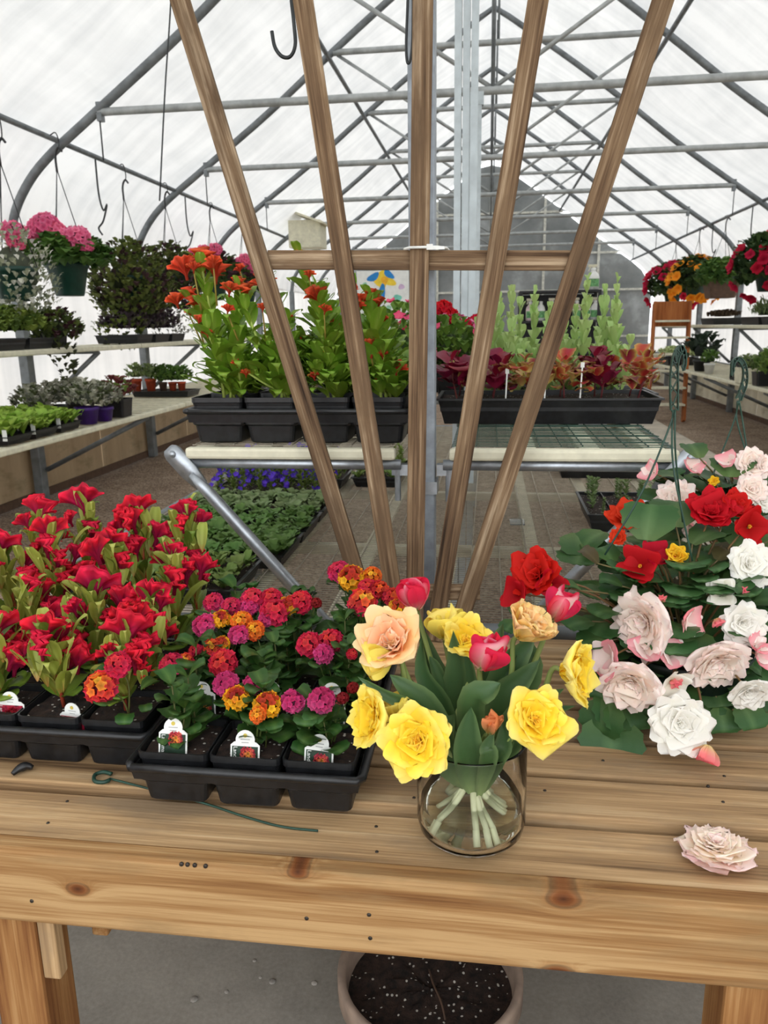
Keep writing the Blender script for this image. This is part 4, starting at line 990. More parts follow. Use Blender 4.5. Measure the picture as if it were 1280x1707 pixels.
tulip('ruffled yellow double tulip behind the red tulip at the centre', 776, 1072, 1.15, (.05, -.55, .75), 'double', 0.0577, .7, 10, [TL(NK(12, 1.13), (785, 1170, 1.13), (783, 1120, 1.13), (772, 1072, 1.13), w=26)])
tulip('red tulip with white base at the centre of the bouquet', 816, 1086, 1.05, (.28, -.42, .85), 'red', 0.0483, .5, 11, [TL(NK(15, 1.04), (785, 1170, 1.02), (812, 1152, 1.01), (834, 1139, 1.01), w=38)])
tulip('red and cream tulip highest at the left of the bouquet', 689, 984, 1.2, (-.15, -.15, 1), 'red', 0.0456, 1.6, 12, [TL(NK(-5, 1.16), (745, 1170, 1.17), (720, 1110, 1.18), (700, 1040, 1.2), w=46)])
tulip('pink and white tulip at the upper right leaning over the cream bloom', 937, 1003, 1.17, (.35, -.25, .9), 'red', 0.0468, .2, 13, [TL(NK(55, 1.16), (850, 1160, 1.17), (880, 1110, 1.17), (868, 1050, 1.17), w=60)])
tulip('small orange tulip bud in front, just above the vase rim', 820, 1205, 1.0, (.12, -.35, .92), 'bud', .026, 0, 14, [TL(NK(8, 1.01), (779, 1228, 1.0), (785, 1178, 1.0), w=42), TL(NK(42, 1.0), (812, 1245, 1.0), (822, 1222, 1.0), w=24), TL(NK(55, 1.02), (840, 1240, 1.02), (838, 1205, 1.02), w=30)])

# ================================================================ begonia baskets on the table, right
bleaf = []
for k, s in enumerate((1, .85, 1.1)):
    bleaf.append(blade_mesh('leaf', L=.10*s, W=.088*s, th0=.9, th1=1.55+.2*k, cup=.12, a=.55, b=.7, nu=7, nv=13, serr=.05, ruf=.03, nf=2, cols=((0, (84, 108, 58)), (.5, (50, 84, 44)), (1, (58, 92, 48))), vein=(112, 140, 90), va=.5, wmin=.3))
bleaf.append(blade_mesh('leaf', L=.085, W=.075, th0=.9, th1=1.6, cup=.12, a=.55, b=.7, nu=7, nv=13, serr=.05, ruf=.03, cols=((0, (74, 70, 42)), (1, (72, 62, 38))), vein=(104, 96, 62), va=.5, wmin=.3))
def bloom(name, kind, seed):
    m = MB()
    if kind == 'white':
        c1 = [(0, (226, 226, 200)), (.4, (240, 238, 230)), (1, (246, 244, 240))]
        rosette(m, [(7, 1.0, 1.0, .95, 1.75, c1), (8, .88, 1.0, .85, 1.4, c1), (7, .7, 1.0, .65, 1.1, c1), (6, .52, 1.0, .45, .8, c1), (5, .36, .9, .2, .5, c1), (3, .22, .9, .05, .3, c1)], ruf=.05, seed=seed, nf=4)
    elif kind == 'pinkwhite':
        c1 = [(0, (248, 238, 218)), (.7, (252, 247, 240)), (1, (252, 234, 230))]; c2 = [(0, (248, 230, 212)), (1, (248, 244, 236))]
        rosette(m, [(7, 1.0, 1.0, .95, 1.8, c1), (8, .9, 1.0, .85, 1.45, c1), (8, .76, .95, .7, 1.2, c2), (7, .58, .9, .5, .9, c2), (5, .4, .8, .25, .6, c1), (3, .25, .8, .05, .3, c1)], ruf=.06, edge=(244, 186, 188), ea=.2, seed=seed, nf=4)
    elif kind == 'pinksingle':
        c1 = [(0, (240, 226, 216)), (.5, (244, 186, 190)), (1, (240, 132, 146))]
        rosette(m, [(3, 1.0, 1.1, .6, 1.3, c1), (2, .85, 1.0, .5, 1.0, [(0, (244, 232, 222)), (1, (246, 230, 226))])], ruf=.03, seed=seed, nv=9, nu=7)
    elif kind == 'whitesingle':
        c1 = [(0, (240, 236, 214)), (1, (246, 244, 240))]
        rosette(m, [(4, 1.0, 1.15, .7, 1.35, c1)], ruf=.03, seed=seed, nv=9, nu=7); rosette(m, [(8, .25, .4, .2, .6, [(0, (226, 180, 40)), (1, (240, 200, 60))])], seed=seed)
    elif kind == 'red':
        c1 = [(0, (150, 10, 16)), (.6, (198, 14, 26)), (1, (212, 26, 36))]
        rosette(m, [(5, 1.0, 1.15, .75, 1.5, c1), (5, .85, 1.05, .6, 1.1, c1), (4, .6, 1.0, .35, .7, c1), (3, .35, 1, .1, .4, c1)], ruf=.05, seed=seed)
    elif kind == 'redsingle':
        c1 = [(0, (160, 10, 20)), (1, (206, 18, 34))]
        rosette(m, [(4, 1.0, 1.2, .65, 1.3, c1)], ruf=.03, seed=seed, nv=9, nu=7); rosette(m, [(7, .22, .4, .2, .6, [(0, (226, 150, 40)), (1, (240, 180, 60))])], seed=seed)
    elif kind == 'orange':
        c1 = [(0, (190, 40, 14)), (1, (226, 62, 30))]
        rosette(m, [(6, 1.0, 1.1, .75, 1.5, c1), (6, .8, 1.0, .55, 1.0, c1), (4, .5, 1, .2, .5, c1)], ruf=.05, seed=seed)
    elif kind == 'yellow':
        c1 = [(0, (236, 176, 20)), (1, (246, 212, 60))]
        rosette(m, [(6, 1.0, 1.1, .5, .9, c1), (6, .85, 1.0, .35, .6, c1), (4, .6, 1, .15, .4, c1)], ruf=.05, seed=seed)
    elif kind == 'bud':
        c1 = [(0, (226, 210, 150)), (.4, (240, 150, 150)), (1, (238, 110, 124))]
        rosette(m, [(3, 1.0, 1.1, .7, -.2, c1), (2, .9, 1.0, .5, -.2, c1)], ruf=.02, seed=seed, nv=7, cup=.4)
    me = m.mesh(name, M['petal']); return me
bm_ = {}
def B(kind, parent, px, py, Y, rpx, axis, name='blossom', v=None):
    k = (kind, rnd.randrange(3) if v is None else v)
    if k not in bm_: bm_[k] = bloom('blossom', kind, len(bm_)*7+3)
    c = np.array(PY(px, py, Y)); dep = float(-(ROT.T @ (c-EYE))[2]); R = rpx*dep/FPX*1.05
    q = c-np.array(parent.location); ax = _n(axis)
    inst(name, bm_[k], parent, aim(q-ax*R*.25, ax, R*1.02, rnd.uniform(0, 6)))
    e = np.array([q[0]*.35, q[1]*.4, max(.17, q[2]-.05)*.8]); stem_obj(smooth_path([e, (e+q)/2+[0, 0, .02], q-ax*R*.2], 7), .0028, (120, 92, 60), parent)
def basket_pot(parent, r, h, mat, n=40, rim=.008):
    b = MB(); b.lathe([(0, 0), (r*.68, 0), (r*.7, .004), (r*.95, h-.02), (r, h-.018), (r+rim*.4, h), (r*.97, h), (r*.94, h-.03), (r*.9, h-.035)], n); o = inst('pot', b.mesh('pot', mat), parent)
    b = MB(); P = np.array([[(math.cos(a)*q, math.sin(a)*q, h-.03) for q in np.linspace(.001, r*.93, 4)] for a in np.linspace(0, 2*PI, 25)[:-1]]); b.grid(P, (40, 30, 24), True); inst('soil', b.mesh('soil', M['soil']), parent); return o
def bl_leaf(parent, px, py, Y, s, az, tilt, v=None):
    c = np.array(PY(px, py, Y)); q = c-np.array(parent.location); me = bleaf[v] if v is not None else bleaf[rnd.randrange(3)]
    off = np.array([math.cos(az), math.sin(az), 0])*.045*s
    q0 = q-off; inst('leaf', me, parent, TRS(q0, az, tilt, s))
    e = np.array([q0[0]*.3, q0[1]*.3, max(.15, q0[2]*.75)]); stem_obj(smooth_path([e, (e+q0)/2+[0, 0, .015], q0], 6), .0026, (104, 92, 60), parent, 'leaf_stalk')
c1 = PZ(1120, 1165, .72); B1 = thing('begonia_basket', 'hanging basket of white and red begonias standing on the table, nearer hook', 'flower basket', (c1[0], 1.52, .7212), 0, 'begonia baskets on the table')
B1L = np.array(B1.location)
basket_pot(B1, .135, .145, M['darkpot'])
Yf = lambda py: float(np.interp(py, [760, 850, 900, 1000, 1100, 1200, 1260], [1.75, 1.6, 1.53, 1.42, 1.37, 1.31, 1.275]))
for k, px, py, r, ax in (('pinkwhite', 1068, 1040, 70, (-.8, -.62, .0)), ('pinksingle', 1148, 1036, 38, (.5, -.6, .1)), ('pinksingle', 1012, 1095, 50, (-.7, -.6, .2)), ('pinksingle', 1078, 1083, 42, (-.2, -.6, .8)), ('pinksingle', 1120, 1090, 42, (.2, -.7, .6)),
                        ('pinkwhite', 1050, 1142, 64, (-.3, -.85, -.3)), ('whitesingle', 1122, 1140, 38, (.3, -.8, -.1)), ('white', 1135, 1207, 63, (-.05, -.85, .35)), ('bud', 1178, 1252, 40, (-.3, -.5, -.75)), ('pinkwhite', 1196, 1108, 66, (.15, -.8, -.35)),
                        ('white', 1240, 1040, 46, (.0, -.95, .2)), ('white', 1252, 940, 48, (.15, -.85, .4)), ('whitesingle', 1203, 988, 32, (-.3, -.8, .3)), ('white', 1250, 1157, 42, (.1, -.85, -.3)), ('pinksingle', 1268, 1092, 34, (.5, -.7, .2)), ('pinksingle', 1262, 1075, 30, (.3, -.5, .6)),
                        ('redsingle', 1066, 942, 42, (-.3, -.7, .5)), ('redsingle', 1092, 925, 34, (.3, -.6, .7)), ('yellow', 1128, 926, 26, (-.2, -.75, .5)), ('orange', 1050, 862, 46, (-.15, -.45, .9)), ('red', 893, 958, 56, (-.4, -.6, .6)), ('redsingle', 862, 990, 36, (-.6, -.6, .2)), ('redsingle', 918, 975, 34, (.1, -.9, .2)),
                        ('red', 1186, 852, 52, (-.05, -.6, .8)), ('redsingle', 1252, 878, 44, (.15, -.9, .3)), ('red', 1228, 842, 36, (.3, -.6, .7)), ('bud', 1103, 1000, 15, (-.2, -.5, .8)), ('bud', 1125, 1135, 20, (.2, -.8, -.3)), ('bud', 1195, 1035, 18, (.2, -.8, -.4)), ('bud', 1240, 985, 14, (.0, -.8, .4)), ('orange', 1030, 895, 18, (-.3, -.7, .3))):
    Y = Yf(py)+(.0 if px > 960 else -.02)
    B(k, B1, px, py, Y, r, ax)
for px, py, dy, s, az, tl, v in ((1085, 890, .03, 1.15, 1.2, -.6, 0), (1150, 960, .02, 1.1, 4.9, -.1, 1), (1165, 985, .01, .9, 5.6, .1, 2), (1035, 965, .02, .9, 3.6, .0, 0), (1005, 975, .03, .8, 3.0, .1, 1), (1185, 905, .04, .9, .3, -.1, 2), (1120, 1015, .03, .9, 4.6, .2, 0), (1000, 1025, .02, .9, 3.7, .3, 1), (985, 1070, .03, .9, 3.4, .5, 0), (1050, 1005, .03, .8, 4.2, .1, 2),
                                (968, 935, .0, .75, 2.7, -.2, 3), (940, 985, -.01, .75, 3.3, .0, 1), (1190, 1010, .03, .9, 5.2, .2, 0), (1215, 930, .03, .7, .6, .0, 3), (1100, 1085, .05, 1.0, 4.7, .5, 1), (1020, 1215, .03, 1.25, 4.5, 1.35, 0), (1045, 1190, .04, 1.0, 4.9, 1.0, 1), (1000, 1180, .04, .9, 4.0, 1.2, 2), (1215, 1195, .05, .85, 4.9, 1.3, 1), (1245, 970, .04, .9, .2, .0, 2), (1230, 1010, .04, .9, 5.4, .3, 1), (1060, 935, .05, .9, 2.0, -.2, 2), (860, 1010, .05, .7, 3.3, .6, 0), (845, 1040, .06, .6, 3.9, .8, 1), (1000, 930, .06, .8, 2.2, -.2, 1), (1125, 870, .06, 1.0, 1.4, -.4, 2), (1240, 905, .07, .9, 1.0, -.2, 0), (1160, 1080, .06, .9, 5, .5, 2), (960, 1040, .05, .8, 3.6, .5, 0), (1200, 1150, .07, .9, 5.0, .9, 0), (1090, 1160, .06, .9, 4.7, .9, 2)):
    bl_leaf(B1, px, py, Yf(py)+dy, s, az, tl, v)
for k in range(80):
    az = rnd.uniform(0, 6.3); el = rnd.uniform(-.3, 1.3); q = np.array([.17*math.cos(az)*math.cos(el), .13*math.sin(az)*math.cos(el), .14+.17*math.sin(el)]); inst('leaf', bleaf[rnd.randrange(4) if k % 4 == 0 else rnd.randrange(3)], B1, TRS(q*[.8, .8, 1], az+rnd.uniform(-.5, .5), .6-el*.6+rnd.uniform(-.2, .3), rnd.uniform(.6, .95)))
for px, py, s, da, tl in ((1000, 1040, 1.0, -.6, .7), (985, 1085, .95, -.8, .8), (1008, 1125, 1.0, -.3, .9), (1035, 1165, 1.0, .1, 1.0), (1068, 1185, .9, .3, 1.0), (1095, 1105, 1.0, .2, .7), (1100, 1180, .9, -.2, 1.0), (1185, 1180, .9, .3, 1.0), (1172, 1060, 1.0, .2, .6), (1232, 1105, .9, .4, .8), (1150, 1010, 1.0, .5, .4), (1045, 985, 1.0, -.5, .4), (990, 990, .9, -.9, .4), (1260, 1190, .9, .4, 1.0)):
    bl_leaf(B1, px, py, Yf(py)+.055, s, -PI/2+da, tl)
for k in range(70):
    py = rnd.uniform(890, 1165); px = rnd.uniform(max(845, 1120-(1180-py)*.9 if py > 1050 else 960-(py-900)*-.1), 1285)
    bl_leaf(B1, px, py, Yf(py)+rnd.uniform(.09, .17), rnd.uniform(.7, 1.1), -PI/2+rnd.uniform(-1.1, 1.1), rnd.uniform(.35, 1.15), rnd.choice((0, 1, 2, 0, 1, 2, 3)))
c2 = PY(1225, 830, 1.84); B2 = thing('begonia_basket', 'hanging basket of pink and white begonias behind the nearer begonia basket', 'flower basket', (c2[0]+.02, 1.84, .7212), 0, 'begonia baskets on the table')
basket_pot(B2, .12, .2, M['greenpot'])
for k, px, py, r, ax in (('pinkwhite', 1254, 772, 36, (.1, -.75, .5)), ('pinksingle', 1212, 768, 24, (-.5, -.5, .5)), ('pinkwhite', 1254, 815, 32, (.0, -.8, .5)), ('pinksingle', 1086, 786, 28, (-.7, -.5, .4)), ('pinksingle', 1155, 778, 26, (.3, -.6, .7)), ('pinkwhite', 1125, 830, 38, (-.3, -.7, .5)), ('pinkwhite', 1158, 884, 26, (.2, -.8, .3)), ('yellow', 1190, 803, 13, (-.3, -.7, .4)), ('white', 1275, 832, 26, (.3, -.8, .3)), ('pinksingle', 1235, 790, 20, (-.2, -.8, .3)), ('pinkwhite', 1275, 775, 22, (.4, -.7, .3)), ('pinksingle', 1160, 870, 22, (.3, -.7, .5))):
    B(k, B2, px, py, 1.72+(.04 if py < 800 else 0), r, ax)
for px, py, s, az, tl in ((1165, 805, 1.0, 2.6, .0), (1205, 815, .9, 3.6, .1), (1180, 840, .9, 4.2, .1), (1130, 870, .9, 3.9, .3), (1220, 790, .9, 1.2, -.2), (1110, 800, .9, 3.0, .2), (1100, 850, .8, 3.4, .3), (1270, 850, .9, 5.2, .2), (1150, 760, .7, 2.0, -.2)):
    bl_leaf(B2, px, py, 1.78, s, az, tl)
for k in range(40):
    az = rnd.uniform(0, 6.3); el = rnd.uniform(.0, 1.3); q = np.array([.16*math.cos(az)*math.cos(el), .13*math.sin(az)*math.cos(el), .2+.19*math.sin(el)]); inst('leaf', bleaf[rnd.randrange(3)], B2, TRS(q*[.8, .8, 1], az+rnd.uniform(-.5, .5), .6-el*.6+rnd.uniform(-.2, .3), rnd.uniform(.6, .95)))
for k in range(34):
    bl_leaf(B2, rnd.uniform(1085, 1285), rnd.uniform(785, 900), 1.78+rnd.uniform(.0, .1), rnd.uniform(.65, 1.0), -PI/2+rnd.uniform(-1.1, 1.1), rnd.uniform(.3, 1.1))
# hangers with a hooked truss-web strip and thin strands
def hanger(parent, outer, inner_, Y, strands, wd=.012):
    L = np.array(parent.location)
    po = smooth_path([PY(x, y, Y) for x, y in outer], 36)-L; pi_ = smooth_path([PY(x, y, Y) for x, y in inner_], 36)-L
    b = MB()
    for pth in (po, pi_):
        b2 = np.array([pth+[0, -wd/2, 0], pth+[0, wd/2, 0]]); b.grid(b2); t = np.gradient(pth, axis=0); n = np.stack([t[:, 2], t[:, 1]*0, -t[:, 0]], 1); n /= np.linalg.norm(n, axis=1, keepdims=True)
        b.grid(np.array([pth+[0, wd/2, 0]+n*.0016, pth+[0, -wd/2, 0]+n*.0016])); b.grid(np.array([pth+[0, -wd/2, 0]+n*.0016, pth+[0, -wd/2, 0]]))
    for k in range(0, 34, 3):
        b.bar(po[k], pi_[min(k+3, 35)], wd*.5, .0018); b.bar(pi_[k], po[min(k+2, 35)], wd*.5, .0018)
    h = inst('hook', b.mesh('hook', M['hanger'], False), parent)
    for pts in strands:
        m = MB(); m.tube(smooth_path([np.array(PY(x, y, yy))-L for x, y, yy in pts], 16), .0019, 6); inst('strand', m.mesh('strand', M['hanger']), parent)
hanger(B1, [(1117, 684), (1116, 640), (1119, 602), (1127, 580), (1137, 575), (1143, 586), (1144, 606), (1140, 618)], [(1129, 684), (1129, 640), (1129, 612), (1132, 594), (1136, 588), (1139, 594), (1139, 606), (1137, 612)], 1.5,
       [[(1120, 683, 1.5), (1118, 705, 1.5), (1070, 820, 1.46), (1008, 925, 1.45)], [(1122, 683, 1.5), (1120, 720, 1.5), (1124, 790, 1.46), (1154, 935, 1.45)], [(1125, 683, 1.5), (1126, 760, 1.5), (1138, 870, 1.55)]])
hanger(B2, [(1234, 668), (1244, 640), (1244, 616), (1238, 600), (1228, 596), (1220, 604), (1219, 626)], [(1226, 664), (1236, 638), (1238, 618), (1233, 606), (1228, 602), (1224, 608), (1223, 620)], 1.84,
       [[(1229, 668, 1.84), (1224, 700, 1.84), (1188, 792, 1.76)], [(1231, 668, 1.84), (1228, 700, 1.84), (1246, 760, 1.78), (1262, 800, 1.77)], [(1232, 668, 1.84), (1239, 710, 1.84), (1247, 765, 1.8)]])

# fallen double bloom, wilting on the front slat
fc = PZ(1192, 1428, .712); FB = thing('fallen_blossom', 'wilted white and pink double blossom lying on the front slat', 'flower', (fc[0], fc[1], .711))
m = MB(); c_1 = [(0, (246, 214, 200)), (.5, (248, 236, 228)), (1, (246, 222, 218))]; c_2 = [(0, (246, 232, 200)), (1, (248, 244, 232))]
for k, (n, L, t0, t1, cols) in enumerate(((9, .070, 1.2, 1.65, c_1), (9, .064, 1.05, 1.55, c_2), (8, .055, .8, 1.4, c_2), (8, .042, .55, 1.2, c_2), (7, .034, .3, 1.0, c_2), (5, .026, .1, .8, c_1))):
    for i in range(n):
        P, c = blade(L*rnd.uniform(.85, 1.15), L*.85, t0+rnd.uniform(-.2, .15), min(t1+rnd.uniform(-.3, .2), 1.68), cup=.25, a=.5, b=.24, nu=7, nv=9, ruf=.07, nf=4, cols=cols, edge=(238, 190, 196), ea=.3, wmin=.3)
        P = rotz(P, i*2*PI/n+k+rnd.uniform(-.2, .2)); P[..., 2] = np.maximum(P[..., 2]*.8+.006*k*.6+.001, .0012); P[..., 0] *= 1.08
        m2 = MB(); m2.grid(P, c); inst('petal', m2.mesh('petal', M['petal']), FB)
# ================================================================ orange celosia tray on the left shelf
OW = .142; OX0, OY0 = -.772, 1.935; OZ = ZS+.014
carry_tray('carry_tray', 'black moulded tray of tall orange celosia on the left middle shelf', OX0, OY0, OZ, 4, 2, OW, .088)
opot = square_pot_mesh(.139, .10, .112); osoil = soil_mesh(.128, .096)
o_leaf = [blade_mesh('leaf', L=.125*s, W=.040*s, th0=.75, th1=1.0+.28*k, cup=.12, a=.8, b=1.1, nu=5, nv=9, ruf=.015, cols=((0, (128, 150, 44)), (.5, (112, 150, 44)), (1, (128, 162, 54))), vein=(168, 186, 92), va=.5) for k, s in enumerate((1, .85, 1.12, .7))]
ocr = [crest_mesh('flower_crest', .042, .052, .009, 4+k, 30+k, (206, 66, 34), (226, 92, 56)) for k in range(3)]
otop = {(0, 0): (335, 415, 30), (1, 0): (396, 462, 19), (2, 0): (530, 475, 15), (3, 0): (616, 482, 19), (0, 1): (313, 478, 22), (1, 1): (440, 452, 16), (2, 1): (498, 415, 15), (3, 1): (585, 470, 13)}
oside = [(378, 512, 9, (1, 0)), (322, 442, 10, (0, 0)), (355, 432, 11, (0, 0)), (618, 574, 17, (3, 0)), (660, 608, 13, (3, 0)), (540, 512, 9, (2, 0)), (515, 455, 9, (2, 1)), (437, 510, 8, (1, 0)), (400, 445, 9, (1, 1)), (635, 530, 11, (3, 1)), (596, 505, 9, (3, 0)), (316, 520, 8, (0, 1)), (330, 530, 9, (0, 0))]
OP = {}
for j in range(2):
    for i in range(4):
        x, y = OX0+(i+.5)*OW, OY0+(j+.5)*OW
        r = thing('potted_celosia', 'tall orange celosia with bright green leaves, %s row of the shelf tray, %s' % (ORD[j], ('far left', 'left of centre', 'right of centre', 'far right')[i]), 'potted plant', (x, y, OZ+.006), 0, 'orange celosia pots on the left shelf')
        inst('pot', opot, r); inst('soil', osoil, r); OP[i, j] = r
        px, py, rp = otop[i, j]; tp = np.array(PY(px, py+rp*.8, y))-np.array(r.location)
        n = 4
        for s in range(n):
            tt = tp if s == 0 else tp*np.array([.2, .6, .8 if s == 1 else .62 if s == 2 else .45])+[rnd.uniform(-.075, .075), .03-.06*(s > 1), 0]
            upright(r, (.012*s, .01*s, .096), tt[2]-.096, 28, o_leaf, .55, 1.28, rnd.uniform(0, 6), tilt=(-.3, .35), lean=(tt[0]-.012*s, tt[1]-.01*s), stemc=(176, 192, 96), sr=.0045, start=.04)
            R_ = (rp*1.25 if s == 0 else 9)/FPX*2.05/.026
            for e in range(3 if R_ > 1.3 else 1):
                R2 = R_*(.62 if R_ > 1.3 else 1); o_ = np.array([(-.02, -.012, .0), (.022, 0, -.006), (.0, .012, .012)][e])*(R_ if R_ > 1.3 else 0)*.7
                inst('flower_crest', ocr[(i+j+s+e) % 3], r, TRS(tt+o_-np.array([0, 0, .03*R2]), rnd.uniform(-.8, .8)+e, rnd.uniform(-.25, .25), R2))
for px, py, rp, k in oside:
    r = OP[k]; q = np.array(PY(px, py, r.location.y-.03))-np.array(r.location); s = rp*1.15/FPX*2/.026
    inst('flower_crest', rnd.choice(ocr), r, TRS(q-np.array([0, 0, .03*s]), rnd.uniform(-.6, .6), rnd.uniform(-.3, .3), s))
    stem_obj([(q[0]*.8, q[1]*.7, q[2]*.75), q-np.array([0, 0, .02*s])], .0028, (150, 130, 60), r)

# ================================================================ coleus flat on the right shelf
KX0, KX1, KY0, KY1 = -.148, .50, 2.33, 2.62
flat_tray('nursery_flat', 'black flat of burgundy coleus on the right middle shelf', KX0, KY0, KX1, KY1, ZS+.014, .078)
def coleus_leaf(c0, c1, edge, ea, s=1):
    return blade_mesh('leaf', L=.098*s, W=.075*s, th0=.55, th1=1.5, cup=.15, a=.6, b=.7, nu=7, nv=12, serr=.06, ruf=.02, cols=((0, c0), (1, c1)), edge=edge, ea=ea, wmin=.2)
kd = [coleus_leaf((120, 18, 48), (104, 14, 40), None, 0), coleus_leaf((96, 14, 36), (116, 22, 52), None, 0, .85), coleus_leaf((140, 22, 50), (96, 14, 38), (150, 40, 60), .4, 1.1)]
kl = [coleus_leaf((130, 30, 44), (110, 26, 40), (178, 176, 84), .95, .85), coleus_leaf((176, 60, 46), (150, 40, 44), (186, 178, 90), .8, .8), coleus_leaf((206, 180, 110), (130, 40, 50), (150, 150, 60), .8, .75)]
for j in range(2):
    for i in range(6):
        x = KX0+.055+i*(KX1-KX0-.11)/5; y = KY0+.07+j*.14
        r = thing('coleus_plant', '%s coleus in the black flat, %s row, %s from the left' % ('burgundy' if i in (0, 1, 4) else 'lime edged red', ORD[j], ('first', 'second', 'third', 'fourth', 'fifth', 'sixth')[i]), 'plant', (x, y, ZS+.078), 0, 'coleus plants in the flat on the right shelf')
        P_ = kd if i in (0, 1, 4) else kl
        h = rnd.uniform(.09, .13)
        upright(r, (0, 0, 0), h, 3, P_, .6, .9, rnd.uniform(0, 6), step=1.57, pairs=True, stemc=(120, 60, 60), sr=.003, tilt=(.0, .4), start=.4, lean=(rnd.uniform(-.02, .02), rnd.uniform(-.02, .01)))
        for k in range(15):
            az = rnd.uniform(0, 6.3); q = rnd.uniform(.01, .055); inst('leaf', rnd.choice(P_ if rnd.random() < .75 else kl), r, TRS((q*math.cos(az), q*math.sin(az), rnd.uniform(.25, 1.0)*h), az+rnd.uniform(-.7, .7), rnd.uniform(-.5, .6), rnd.uniform(.55, .95)))
        if i in (3, 5): inst('leaf', kl[1], r, TRS((0, 0, h+.01), rnd.uniform(0, 6), -.3, .8))
for px, py in ((843, 640), (908, 642), (968, 630)):
    p = PY(px, py, KY0+.01); pb = thing('plant_marker', 'thin grey marker stick in the coleus flat, %s' % {843: 'between the two right trellis slats, leftmost', 908: 'middle of three', 968: 'rightmost of three'}[px], 'marker', (p[0], p[1], ZS+.07), 0, 'marker sticks in the coleus flat')
    m = MB(); m.bar((0, 0, 0), (.003, 0, p[2]-ZS-.07+.03), .004, .001); m.box((-.002, -.001, p[2]-ZS-.07+.03), (.009, .001, p[2]-ZS-.07+.045)); inst('stick', m.mesh('stick', M['white'], False), pb)

# ================================================================ grey green snapdragons behind the coleus
flat_tray('nursery_flat', 'black flat of pale green upright stems behind the coleus', -.05, 2.70, .56, 3.02, ZS+.014, .06)
g_leaf = [blade_mesh('leaf', L=.078*s, W=.035*s, th0=.35, th1=.6+.2*k, cup=.2, a=.9, b=.85, nu=5, nv=7, cols=((0, (150, 178, 104)), (1, (168, 192, 124))), edge=(190, 206, 150), ea=.3, vein=(186, 204, 140), va=.4, wmin=.12) for k, s in enumerate((1, .85, .7))]
WORD = ['first', 'second', 'third', 'fourth', 'fifth', 'sixth', 'seventh', 'eighth', 'ninth', 'tenth', 'eleventh', 'twelfth', 'thirteenth', 'fourteenth']
for k, (px, top) in enumerate(((800, 548), (822, 520), (836, 500), (853, 494), (870, 512), (893, 492), (913, 520), (941, 545), (962, 520), (975, 470), (1005, 488), (1012, 520), (1030, 472), (1022, 510))):
    Y = 2.78+.16*((k*7) % 3)/2; p = PY(px, top, Y)
    r = thing('leafy_stem_plant', 'pale grey green upright stem behind the coleus, %s from the left' % WORD[k], 'plant', (p[0], Y, ZS+.062), 0, 'pale upright plants behind the coleus flat')
    h = p[2]-ZS-.062
    upright(r, (0, 0, 0), h, 11, g_leaf, .75, 1.6, rnd.uniform(0, 3), step=1.57, pairs=True, stemc=(150, 172, 100), sr=.003, tilt=(-.1, .25), start=.05, lean=(rnd.uniform(-.01, .01), 0))
    upright(r, (.025, -.02, 0), h*.45, 6, g_leaf, .7, 1.25, rnd.uniform(0, 3), step=1.57, pairs=True, stemc=(150, 172, 100), sr=.0025, tilt=(.0, .4), start=.05, lean=(.02, -.02))

# ================================================================ petunias and geraniums further back on the shelves
def star_flower(seed, R, c_in, c_out, n=5):
    m = MB(); rosette(m, [(n, R, 1.0, .7, 1.5, [(0, c_in), (1, c_out)])], ruf=.05, seed=seed, nv=5, nu=5, edge=c_out, ea=.2)
    return m.mesh('blossom', M['petal'])
def potted(name, label, cat, px, py, Y, w_, h_, group=None, z=None, round_=False, potmat='black', ph=.11, pr=.06):
    p = PY(px, py, Y); r = thing(name, label, cat, (p[0], Y, z), 0, group)
    if round_:
        m = MB(); m.lathe([(0, 0), (pr*.7, 0), (pr*.95, ph-.02), (pr*1.04, ph-.02), (pr*1.04, ph), (pr*.93, ph), (pr*.9, ph-.02), (0, ph-.02)], 20); inst('pot', m.mesh('pot', M[potmat]), r)
    else: inst('pot', square_pot_mesh(pr*2, pr*1.6, ph, potmat), r)
    return r
pet1 = star_flower(3, .026, (244, 232, 236), (206, 36, 110)); pet2 = star_flower(4, .026, (190, 20, 70), (214, 40, 100)); pet3 = star_flower(6, .024, (236, 120, 150), (226, 70, 120))
def blooms(r, cx, cy, cz, rx, ry, rz, n, protos, s=(.8, 1.2), front=True, name='blossom', zmin=-.3):
    k = 0
    while k < n:
        d = npr.normal(size=3); d /= np.linalg.norm(d)
        if d[2] < zmin or (front and d[1] > .35): continue
        inst(name, rnd.choice(protos), r, aim(np.array([cx, cy, cz])+d*[rx, ry, rz], d+[0, -.2, .15], rnd.uniform(*s), rnd.uniform(0, 6))); k += 1
for lb, px, Y, protos, hgt in (('pink and white petunia just right of the steel post', 752, 3.15, [pet1, pet1, pet3], .2), ('magenta petunia left of the steel post behind the orange celosia', 664, 2.95, [pet2, pet3], .27), ('magenta and white petunia half hidden behind the central slat', 700, 3.3, [pet1, pet2], .2)):
    r = potted('potted_petunia', lb, 'potted plant', px, 640, Y, 0, 0, None, ZS+.014)
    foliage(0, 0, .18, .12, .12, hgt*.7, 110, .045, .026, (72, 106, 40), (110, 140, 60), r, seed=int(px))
    blooms(r, 0, 0, .18, .13, .13, hgt*.75, 17, protos)
gerh = umbel_mesh('flower_head', .042, 34, .015, [(0, (214, 24, 44)), (1, (200, 20, 60))], seed=61, zmin=-.4)
gerp = umbel_mesh('flower_head', .042, 34, .016, [(0, (246, 150, 180)), (1, (238, 110, 156))], seed=62, zmin=-.5, eye=(214, 60, 110))
